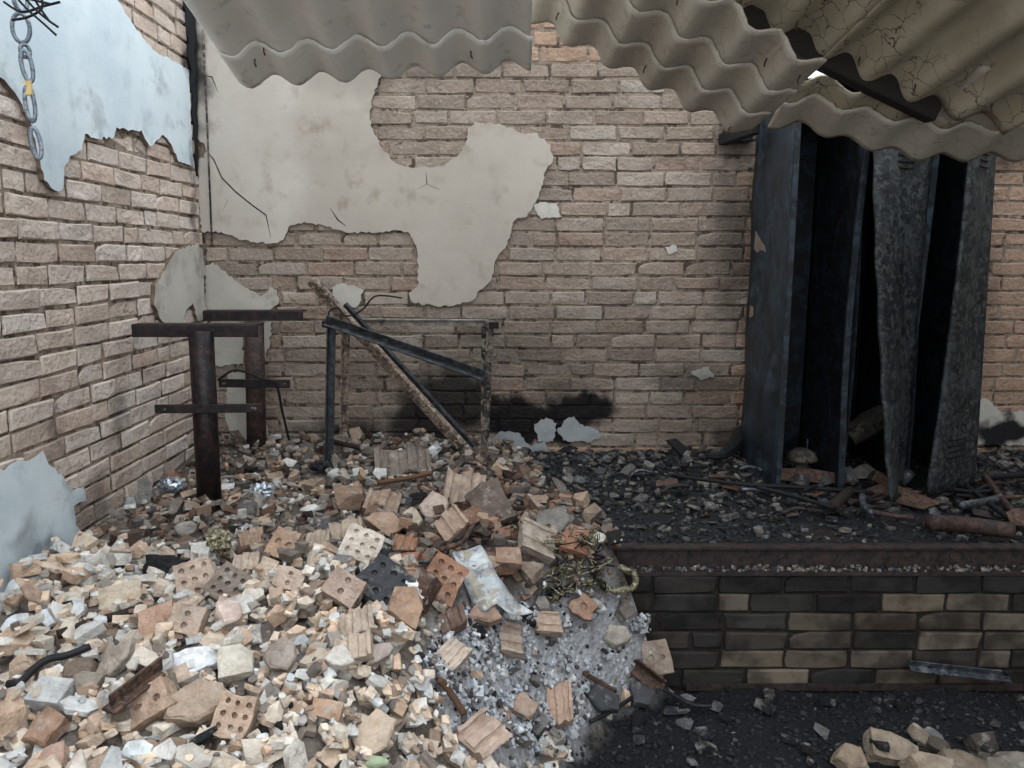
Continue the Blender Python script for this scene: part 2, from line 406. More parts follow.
def plate(name, P2, to3, nrm, t, lift, mat, edge_mat):
    """plaster layer: outline P2 in wall coordinates, thickness t standing proud by lift"""
    bm = bmesh.new(); n = Vector(nrm)
    vs = [bm.verts.new(Vector(to3(*p)) + n * lift) for p in P2]
    es = [bm.edges.new((vs[i], vs[(i + 1) % len(vs)])) for i in range(len(vs))]
    bmesh.ops.triangle_fill(bm, use_beauty=True, edges=es, normal=n)
    top = list(bm.faces)
    for f in top:
        f.normal_update()
        if f.normal.dot(n) < 0: f.normal_flip()
    back = [bm.verts.new(v.co - n * t) for v in vs]
    c = sum((v.co for v in vs), Vector()) / len(vs)
    for i in range(len(vs)):
        j = (i + 1) % len(vs); f = bm.faces.new((vs[i], vs[j], back[j], back[i])); f.material_index = 1
    me = bpy.data.meshes.new(name); bm.to_mesh(me); bm.free(); me.materials.append(mat); me.materials.append(edge_mat); return me

def wall_shell(name, boxes, mat):
    bm = bmesh.new()
    for lo, hi in boxes:
        lo, hi = Vector(lo), Vector(hi); add_box(bm, (lo + hi) / 2, (hi - lo) / 2)
    return link(name, bm_mesh(name, bm, mat))
XR = 2.85
wb = wall_shell('wall_back', [((XL - .2, YB + .007, -.1), (.42, YB + .22, 2.74)), ((.42, YB + .007, -.1), (.80, YB + .22, 2.60)), ((.80, YB + .007, -.1), (XR + .2, YB + .22, 2.30))], M['mortar'])
tag(wb, 'tan brick back wall with broken plaster and soot stains', 'wall', kind='structure')
polyB = {k: [(q.x, q.z) for q in (atY(x, y, YB) for x, y in P)] for k, P in P_BACK.items()}
t_ = NT('clean_plaster', .85); t_.color(t_.mix(t_.noise(12, 6, .65), s2l('#77797b'), s2l('#a9acab'))); t_.bump(t_.noise(14, 5), .6, .012); M['plaster_clean'] = t_.m
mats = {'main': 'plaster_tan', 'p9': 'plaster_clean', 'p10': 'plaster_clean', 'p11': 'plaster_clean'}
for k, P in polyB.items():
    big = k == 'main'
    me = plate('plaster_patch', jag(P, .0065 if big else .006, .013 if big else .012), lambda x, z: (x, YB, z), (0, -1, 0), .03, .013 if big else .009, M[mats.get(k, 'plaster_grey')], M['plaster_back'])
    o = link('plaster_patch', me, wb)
    o['label'] = {'main': 'large cream plaster patch, darker to the right', 'p2': 'crumpled grey plaster patch by the corner'}.get(k, 'pale plaster remnant')
covB = lambda x, z: inpoly(x, z, polyB['main'])
hidB = lambda x, z: (1.2 < x < 1.93 and z < 2.2) or z < .56 or z > 2.5 or (x > .75 and z > 2.3)
slots = lay(XL + .005, XR, .45, 2.73, 3)
slots = [q for q in slots if not (q[0] > .8 and q[1] > 2.28) and not (q[0] > .42 and q[1] > 2.57)]
build_bricks(wb, slots, lambda u, z: (u, YB, z), 0, PAL_BACK, covB, hidB)
# cracks in the big plaster patch
for path in ([(206,150),(214,160),(222,178),(236,192),(252,205),(266,215),(271,238)], [(236,192),(228,200),(222,212)], [(330,208),(338,220),(346,226)], [(426,172),(427,184),(416,190)], [(427,184),(440,190)], [(203,75),(212,77),(218,92)]):
    pts = [atY(x, y, YB - .0131) for x, y in path]
    v, f = [], []
    for i, p in enumerate(pts):
        ww = .0022 if 0 < i < len(pts) - 1 else .0006
        v += [p + Vector((-ww, -.0008, -ww)), p + Vector((ww, -.0008, ww))]
    f = [(2 * i, 2 * i + 1, 2 * i + 3, 2 * i + 2) for i in range(len(pts) - 1)]
    link('crack', mesh('crack', v, f, M['char']), wb)

# left wall ----------------------------------------------------------
P_LEFT = {
 'a': [(-40,20),(0,80),(10,92),(18,105),(26,122),(31,140),(36,162),(40,180),(50,190),(58,190),(60,168),(66,156),(78,150),(81,134),(90,138),(110,138),(113,127),(125,131),(138,130),(146,146),(152,142),(160,135),(168,144),(176,162),(183,164),(190,166),(188,120),(186,70),(168,60),(150,50),(138,36),(128,22),(118,6),(106,-12),(-40,-60)],
 'b': [(-40,480),(0,470),(10,462),(25,460),(38,450),(45,465),(60,478),(66,490),(80,487),(83,500),(70,506),(72,525),(86,545),(82,562),(60,580),(50,600),(-40,640)],
 'c': [(183,247),(196,243),(201,262),(202,318),(195,321),(190,303),(183,310),(180,320),(172,336),(158,320),(151,305),(152,285),(163,268),(172,252)],
}
wl = wall_shell('wall_left', [((XL - .22, -1.6, -.1), (XL - .008, YB + .01, 3.05))], M['mortar'])
tag(wl, 'pink-tan brick left wall with pale blue plaster remains', 'wall', kind='structure')
polyL = {k: [(q.y, q.z) for q in (atX(x, y, XL) for x, y in P)] for k, P in P_LEFT.items()}
polyL['a'] = polyL['a'][1:-1]
ya, za = polyL['a'][0]; polyL['a'] += [(polyL['a'][-1][0], 3.0), (1.2, 3.0), (1.2, za + .3)]
for k, P in polyL.items():
    me = plate('plaster_patch', jag(P, .006), lambda y, z: (XL, y, z), (1, 0, 0), .03, .014, M['plaster_blue' if k in 'ab' else 'plaster_grey'], M['plaster_back'])
    o = link('plaster_patch', me, wl); o['label'] = {'a': 'large pale blue plaster patch', 'b': 'sooty grey plaster patch above the rubble', 'c': 'torn plaster patch by the corner'}[k]
covL = lambda y, z: inpoly(y, z, polyL['a']) or inpoly(y, z, polyL['b'])
build_bricks(wl, lay(1.3, YB - .005, .42, 3.03, 5), lambda u, z: (XL, u, z), math.pi / 2, PAL_LEFT, covL, lambda y, z: z < .55, jit=.006)
# right wall, outside the picture
wr = wall_shell('wall_right', [((XR, -1.6, -.1), (XR + .2, YB + .01, 2.6))], M['mortar'])
tag(wr, 'plain right side wall of the burnt room', 'wall', kind='structure')

# platform and pit face ------------------------------------------------
M['pit_brick'] = None
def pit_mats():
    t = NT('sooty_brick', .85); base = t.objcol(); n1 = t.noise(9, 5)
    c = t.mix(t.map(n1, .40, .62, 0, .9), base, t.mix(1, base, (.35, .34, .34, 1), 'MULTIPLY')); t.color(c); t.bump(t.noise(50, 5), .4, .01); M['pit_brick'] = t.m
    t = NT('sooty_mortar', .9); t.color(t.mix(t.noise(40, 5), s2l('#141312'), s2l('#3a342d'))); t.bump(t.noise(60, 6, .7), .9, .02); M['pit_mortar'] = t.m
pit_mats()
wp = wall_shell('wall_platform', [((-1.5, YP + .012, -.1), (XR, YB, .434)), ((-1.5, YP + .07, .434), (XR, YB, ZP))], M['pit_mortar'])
tag(wp, 'sooty brick face of the raised platform above the floor', 'wall', kind='structure')
sl = []
r_ = random.Random(11)
for k in range(6):
    z = (k + .5) * COURSE + .002; u = .15 + (k % 2) * .117 + r_.uniform(-.03, .03)
    while u < 2.6:
        ln = PITCHB * r_.choice((1, 1, 1, 1, 1, .5)); sl.append((u + ln / 2, z, (ln - .011) / .224)); u += ln
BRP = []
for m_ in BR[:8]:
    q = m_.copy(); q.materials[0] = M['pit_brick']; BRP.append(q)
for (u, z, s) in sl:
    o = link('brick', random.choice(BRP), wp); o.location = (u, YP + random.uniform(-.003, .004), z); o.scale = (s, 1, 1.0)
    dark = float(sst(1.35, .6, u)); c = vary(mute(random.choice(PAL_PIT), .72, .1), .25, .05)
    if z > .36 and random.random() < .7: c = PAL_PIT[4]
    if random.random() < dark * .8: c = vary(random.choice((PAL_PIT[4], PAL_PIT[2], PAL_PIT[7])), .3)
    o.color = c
fl = wall_shell('floor', [((-1.5, -1.6, -.2), (XR, YP + .05, -.012))], M['pit_mortar'])
tag(fl, 'soot covered floor in front of the platform', 'floor', kind='structure')
# steel edge beam of the platform: web, bottom flange, top flange
tb = empty('trim_1', (1.3, YP, .434)); tag(tb, 'rusty steel edge beam along the top of the platform', 'beam', kind='structure')
child('web', box_mesh('web', (1.42, YP + .060, .475), (1.30, .008, .041), M['beam']), tb)
child('flange', box_mesh('flange', (1.42, YP + .030, .438), (1.30, .034, .005), M['beam']), tb)
child('flange', box_mesh('flange', (1.42, YP + .058, .519), (1.30, .022, .004), M['beam']), tb)
tb2 = empty('trim_2', (1.6, YP - .01, 0)); tag(tb2, 'rusty flat steel strip at the foot of the sooty brick face', 'strip', kind='structure')
child('strip', box_mesh('strip', (1.65, YP - .012, .012), (1.02, .006, .012), M['beam']), tb2)

# ------------------------------------------------------------------ ground shape
FY = [1.2, 1.4, 1.8, 2.1, 2.3, 2.5, 2.62, 2.70]; FX = [-.12, -.06, .06, .16, .24, .40, .55, .63]
TW = [.5, .5, .5, .48, .46, .40, .32, .27]
def H(x, y):
    x = np.asarray(x, float); y = np.asarray(y, float)
    xf, tw = np.interp(y, FY, FX), np.interp(y, FY, TW)
    plat = .56 + .03 * np.exp(-((x + .7) ** 2 / .25 + (y - 2.3) ** 2 / .3)) + .04 * np.exp(-((x - .0) ** 2 / .10 + (y - 2.9) ** 2 / .12)) - .05 * sst(2.0, 1.3, y)
    low = plat * sst(0, 1, (xf - x) / tw)
    xe = np.interp(y, [2.7, 3.0, 3.8, 4.0], [.40, .34, .02, -.05])
    deck = ZP + .012 + .06 * sst(3.0, 3.95, y)
    k = sst(0, 1, (xe + .12 - x) / .34)
    up = deck * (1 - k) + (np.maximum(plat, .57 + .06 * sst(3.2, 3.9, y))) * k
    return np.where(y < YP + .03, low, up)
GX0, GX1, GY0, GY1, GR = XL, 2.8, 1.15, 4.0, .008
gx = np.arange(GX0, GX1, GR); gy = np.arange(GY0, GY1, GR)
XX, YY = np.meshgrid(gx, gy, indexing='ij')
def fbm(X, Y, seed, scale):
    r = np.random.default_rng(seed); out = np.zeros_like(X)
    for o in range(4):
        n = 6; s = scale * 2 ** o
        for _ in range(n):
            a = r.uniform(0, 2 * math.pi); p = r.uniform(0, 6.28); out += np.sin((X * math.cos(a) + Y * math.sin(a)) * s * r.uniform(.7, 1.4) + p) / n / 1.7 ** o
    return out
NZ = fbm(XX, YY, 3, 9)
GH = H(XX, YY) + .018 * NZ + np.where((YY < YP) & (H(XX, YY) < .05), .004, 0)
GH = np.maximum(GH, -.004 + .006 * NZ)
GH = np.where((YY > YP - .012) & (YY < YP + .075) & (XX > .45), np.where(YY < YP, np.minimum(GH, .03), .452), GH)
G0 = GH.copy()
def gat(x, y):
    i = int(min(max((x - GX0) / GR, 0), len(gx) - 1)); j = int(min(max((y - GY0) / GR, 0), len(gy) - 1)); return GH[i, j]
def hit(px, py, lift=.0):
    d = ray(px, py); t = 1.2
    while t < 4.3:
        x, y, z = d.x * t, d.y * t, CAM_H + d.z * t
        if y > YB - .02 or x < XL + .02: break
        i = int((x - GX0) / GR); j = int((y - GY0) / GR)
        if 0 <= i < len(gx) and 0 <= j < len(gy) and G0[i, j] + lift > z: break
        t += .004
    return Vector((d.x * t, d.y * t, CAM_H + d.z * t)), t
def zone(pts): return [tuple(hit(x, y)[0][:2]) for x, y in pts]
Z_ASH = zone([(430,640),(470,610),(560,605),(620,600),(668,650),(640,690),(600,705),(570,745),(540,775),(480,775),(455,735),(420,690)])
Z_DARKFLOOR = None
Z_MID = zone([(400,545),(400,505),(470,470),(560,490),(610,535),(635,575),(600,600),(470,618),(425,610)])
def piz(P, x, y): return inpoly(x, y, P)
def zone_of(x, y):
    if y > YP + .02 and x > float(np.interp(y, [2.7, 3.0, 3.8, 4.0], [.40, .36, .06, .0])): return 'deck'
    if y <= YP + .02 and x > float(np.interp(y, FY, FX)) - .05: return 'floor'
    if piz(Z_ASH, x, y): return 'ash'
    if piz(Z_MID, x, y): return 'mid'
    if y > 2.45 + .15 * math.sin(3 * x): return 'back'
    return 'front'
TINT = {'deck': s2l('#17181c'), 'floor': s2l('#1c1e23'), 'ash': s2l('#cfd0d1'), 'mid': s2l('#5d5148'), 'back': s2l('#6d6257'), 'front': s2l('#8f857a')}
def ground_part(name, x0, x1, y0, y1, mat, step=2, label='', cat=''):
    i0, i1 = int((x0 - GX0) / GR), int((x1 - GX0) / GR); j0, j1 = int((y0 - GY0) / GR), int((y1 - GY0) / GR)
    I = np.arange(max(i0, 0), min(i1, len(gx)), step); J = np.arange(max(j0, 0), min(j1, len(gy)), step)
    A, B = np.meshgrid(I, J, indexing='ij'); v = np.stack([gx[A], gy[B], G0[A, B]], -1).reshape(-1, 3)
    n, m = len(I), len(J); idx = np.arange(n * m).reshape(n, m)
    f = np.stack([idx[:-1, :-1], idx[1:, :-1], idx[1:, 1:], idx[:-1, 1:]], -1).reshape(-1, 4)
    fc = v[f].mean(1); f = f[~((fc[:, 0] > .30) & (fc[:, 1] > YP - .02) & (fc[:, 1] < YP + .068))]
    me = mesh(name, v.tolist(), f.tolist(), mat, True)
    ca = me.color_attributes.new('tint', 'FLOAT_COLOR', 'POINT'); cols = np.ones((len(v), 4))
    cn = [n_ for n_ in TINT]
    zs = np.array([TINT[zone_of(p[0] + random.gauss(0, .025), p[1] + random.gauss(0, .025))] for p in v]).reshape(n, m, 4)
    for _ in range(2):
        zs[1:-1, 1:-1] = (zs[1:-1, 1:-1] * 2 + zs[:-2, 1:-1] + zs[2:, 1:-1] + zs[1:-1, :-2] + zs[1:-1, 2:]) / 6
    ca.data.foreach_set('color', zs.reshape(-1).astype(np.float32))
    o = link(name, me); tag(o, label, cat, kind='stuff'); return o
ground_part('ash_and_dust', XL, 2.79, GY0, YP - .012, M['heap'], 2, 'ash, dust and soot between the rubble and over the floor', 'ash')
ground_part('soot_layer', XL, 2.79, YP - .012, YB - .005, M['soot'], 2, 'black soot and dust layer on the raised platform', 'soot')

# ------------------------------------------------------------------ dropping pieces on the heap
def drop(x, y, R, half, pct=72, mark=True):
    """lower an oriented box until it rests on what lies there; returns the height of its centre"""
    rad = math.sqrt(sum(h * h for h in half)); n = int(rad / GR) + 1
    ci, cj = int((x - GX0) / GR), int((y - GY0) / GR)
    i0, i1, j0, j1 = max(ci - n, 0), min(ci + n + 1, len(gx)), max(cj - n, 0), min(cj + n + 1, len(gy))
    if i1 <= i0 or j1 <= j0: return H(x, y) + half[2]
    dx = gx[i0:i1, None] - x; dy = gy[None, j0:j1] - y
    lo = np.full((i1 - i0, j1 - j0), -9.0); hi = np.full((i1 - i0, j1 - j0), 9.0)
    for a in range(3):
        rz = R[2][a]; base = R[0][a] * dx + R[1][a] * dy
        if abs(rz) < 1e-4: rz = 1e-4
        p, q = (-half[a] - base) / rz, (half[a] - base) / rz
        lo = np.maximum(lo, np.minimum(p, q)); hi = np.minimum(hi, np.maximum(p, q))
    ok = hi > lo
    if not ok.any(): return gat(x, y) + half[2]
    g = GH[i0:i1, j0:j1]; zc = float(np.percentile((g - lo)[ok], pct))
    if mark: g[ok] = np.maximum(g[ok], (zc + hi * .9)[ok])
    return zc
def rot_of(tilt, az, spin):
    n = Vector((math.sin(tilt) * math.cos(az), math.sin(tilt) * math.sin(az), math.cos(tilt)))
    return frame(n) @ Matrix.Rotation(spin, 3, 'Z')
def slope_rot(x, y, tilt, r=random):
    e = .05; sx, sy = (float(H(x + e, y)) - float(H(x - e, y))) / (2 * e), (float(H(x, y + e)) - float(H(x, y - e))) / (2 * e)
    sx, sy = max(-.9, min(.9, sx)), max(-.9, min(.9, sy)); k = math.tan(tilt); a = r.uniform(0, 6.283)
    return frame(Vector((-sx * .8 + k * math.cos(a), -sy * .8 + k * math.sin(a), 1))) @ Matrix.Rotation(r.uniform(0, 6.283), 3, 'Z')

def chunk_mesh(seed, cuts=3, bev=.014, name='chunk'):
    r = random.Random(seed); bm = bmesh.new(); add_box(bm, (0, 0, 0), (.5, .5, .5))
    for _ in range(cuts):
        n = Vector((r.uniform(-1, 1), r.uniform(-1, 1), r.uniform(-.8, .8))).normalized()
        sup = sum(abs(c) for c in n) * .5
        g = bm.verts[:] + bm.edges[:] + bm.faces[:]
        bmesh.ops.bisect_plane(bm, geom=g, plane_co=n * sup * r.uniform(.35, .72), plane_no=n, clear_outer=True)
        ed = [e for e in bm.edges if e.is_boundary]
        if ed: bmesh.ops.holes_fill(bm, edges=ed)
    if bev: bmesh.ops.bevel(bm, geom=bm.edges[:], offset=bev, segments=1, affect='EDGES')
    for v in bm.verts: v.co += Vector((r.uniform(-1, 1), r.uniform(-1, 1), r.uniform(-1, 1))) * .018
    return bm_mesh(name, bm, M['frag'])
def shard_mesh(seed, name='shard', mat=None):
    r = random.Random(seed); n = r.choice((4, 5, 5, 6, 7)); bm = bmesh.new(); a0 = r.uniform(0, 6.28)
    pts = []
    for k in range(n):
        a = a0 + 2 * math.pi * (k + r.uniform(-.28, .28)) / n; q = r.uniform(.36, .58)
        pts.append((math.cos(a) * q, math.sin(a) * q))
    top = [bm.verts.new((x, y, .5 + r.uniform(-.1, .1))) for x, y in pts]; bot = [bm.verts.new((x * r.uniform(.8, 1.1), y * r.uniform(.8, 1.1), -.5)) for x, y in pts]
    bm.faces.new(top); bm.faces.new(bot[::-1])
    for k in range(n): bm.faces.new((top[k], bot[k], bot[(k + 1) % n], top[(k + 1) % n]))
    return bm_mesh(name, bm, mat or M['frag'])
CH = [chunk_mesh(i, 2 + i % 3) for i in range(16)]
SH = [shard_mesh(i) for i in range(16)]
HULL = [chunk_mesh(100 + i, 3, 0, 'bit') for i in range(8)] + [shard_mesh(100 + i, 'bit') for i in range(8)]
HULLD = [(np.array([v.co[:] for v in m.vertices]), [tuple(p.vertices) for p in m.polygons]) for m in HULL]

def hexs(*a): return [s2l(x) for x in a]
CREAM = hexs('#dcc9b0', '#d8bfa4', '#cfb297', '#e0d2bd', '#c9b8a2', '#d3c7b6'); PALE = hexs('#d2d1cb', '#c6c7c3', '#dcdad3', '#bbb9b2', '#cbc6ba')
TAN = hexs('#b99e84', '#a98c74', '#9d8873', '#b49a80', '#8f7a68'); GREYB = hexs('#8b8074', '#7b7167', '#9a9084', '#6d645b', '#a39a8d')
ORANGE = hexs('#a47b62', '#99725a', '#ab876e', '#8d6a55'); BROWN = hexs('#6d5546', '#5b483d', '#7c6351', '#4c3e36')
DARK = hexs('#3a3b3f', '#2b2c30', '#47474a', '#1e1e21', '#2f2c2b'); ASHW = hexs('#c9ccd0', '#bcc0c6', '#d8dadb', '#a7abb0'); COAL = hexs('#17181b', '#1d1e22', '#121315', '#232429'); MIDG = hexs('#6d6c6b', '#5b5a5a', '#84827e', '#77716a')

def stuff_mesh(name, items, mat, label, cat):
    V, F, Cc, b = [], [], [], 0
    for (k, p, R, s, c) in items:
        v, f = HULLD[k]; q = (v * np.array(s)) @ np.array(R).T + np.array(p)
        V.append(q); F += [tuple(b + i for i in g) for g in f]; b += len(v); Cc.append(np.tile(np.array(c), (len(v), 1)))
    me = mesh(name, np.concatenate(V).tolist(), F, mat)
    ca = me.color_attributes.new('tint', 'FLOAT_COLOR', 'POINT'); ca.data.foreach_set('color', np.concatenate(Cc).reshape(-1).astype(np.float32))
    o = link(name, me); tag(o, label, cat, kind='stuff'); return o
def pick(z):
    r = random.random()
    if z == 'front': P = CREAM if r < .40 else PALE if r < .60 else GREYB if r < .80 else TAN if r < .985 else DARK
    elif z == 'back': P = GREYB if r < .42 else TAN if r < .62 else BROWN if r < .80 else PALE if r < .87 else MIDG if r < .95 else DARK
    elif z == 'mid': P = BROWN if r < .3 else ORANGE if r < .5 else GREYB if r < .7 else TAN if r < .85 else DARK
    elif z == 'ash': P = ASHW if r < .62 else MIDG if r < .80 else GREYB if r < .9 else DARK
    elif z == 'deck': P = COAL if r < .45 else DARK if r < .72 else MIDG if r < .88 else GREYB if r < .96 else BROWN
    elif z == 'coal': P = COAL if r < .6 else DARK if r < .94 else MIDG
    else: P = COAL if r < .78 else DARK if r < .98 else MIDG
    return vary(mute(random.choice(P), 1.12 if z == 'front' else .96, .14), .18, .05)  # front zone brightened: pale dust, and stronger light put into the colour

def spread(n, smin, smax, xr, yr, zones, flat=.5, pct=70, tilt=.6):
    out = []
    for _ in range(n):
        x, y = random.uniform(*xr), random.uniform(*yr); z = zone_of(x, y)
        if random.random() > zones.get(z, 0): continue
        s = smin + (smax - smin) * random.random() ** 1.8
        if z == 'deck': s *= .75 if y > 3.15 else .6
        if YP - .03 < y < YP + .09 and x > .4: continue
        d = (s * random.uniform(.7, 1.3), s * random.uniform(.5, 1.0), s * random.uniform(.22, .7) * (flat + .5))
        x = max(XL + .02 + d[0] / 2, x); y = min(YB - .02 - d[0] / 2, y)
        R = slope_rot(x, y, random.uniform(0, tilt)); zc = drop(x, y, R, (d[0] * .45, d[1] * .45, d[2] * .45), pct)
        cc = pick(z)
        if z == 'deck': cc = mute(cc, .65, .1)
        if z == 'deck' and y < 3.12 + .1 * math.sin(5 * x): cc = pick('coal')
        out.append((random.randrange(len(HULLD)), (x, y, zc), R, d, cc))
    return out
XRNG, YRNG = (XL + .03, .75), (1.2, 3.97)
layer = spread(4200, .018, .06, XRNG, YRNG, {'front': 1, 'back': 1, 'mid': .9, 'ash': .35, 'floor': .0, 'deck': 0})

# individual things: hand-laid pieces first decide their places
HAND_XY = []
def px_m(px, t): return px * t / FPX
PIECES = []
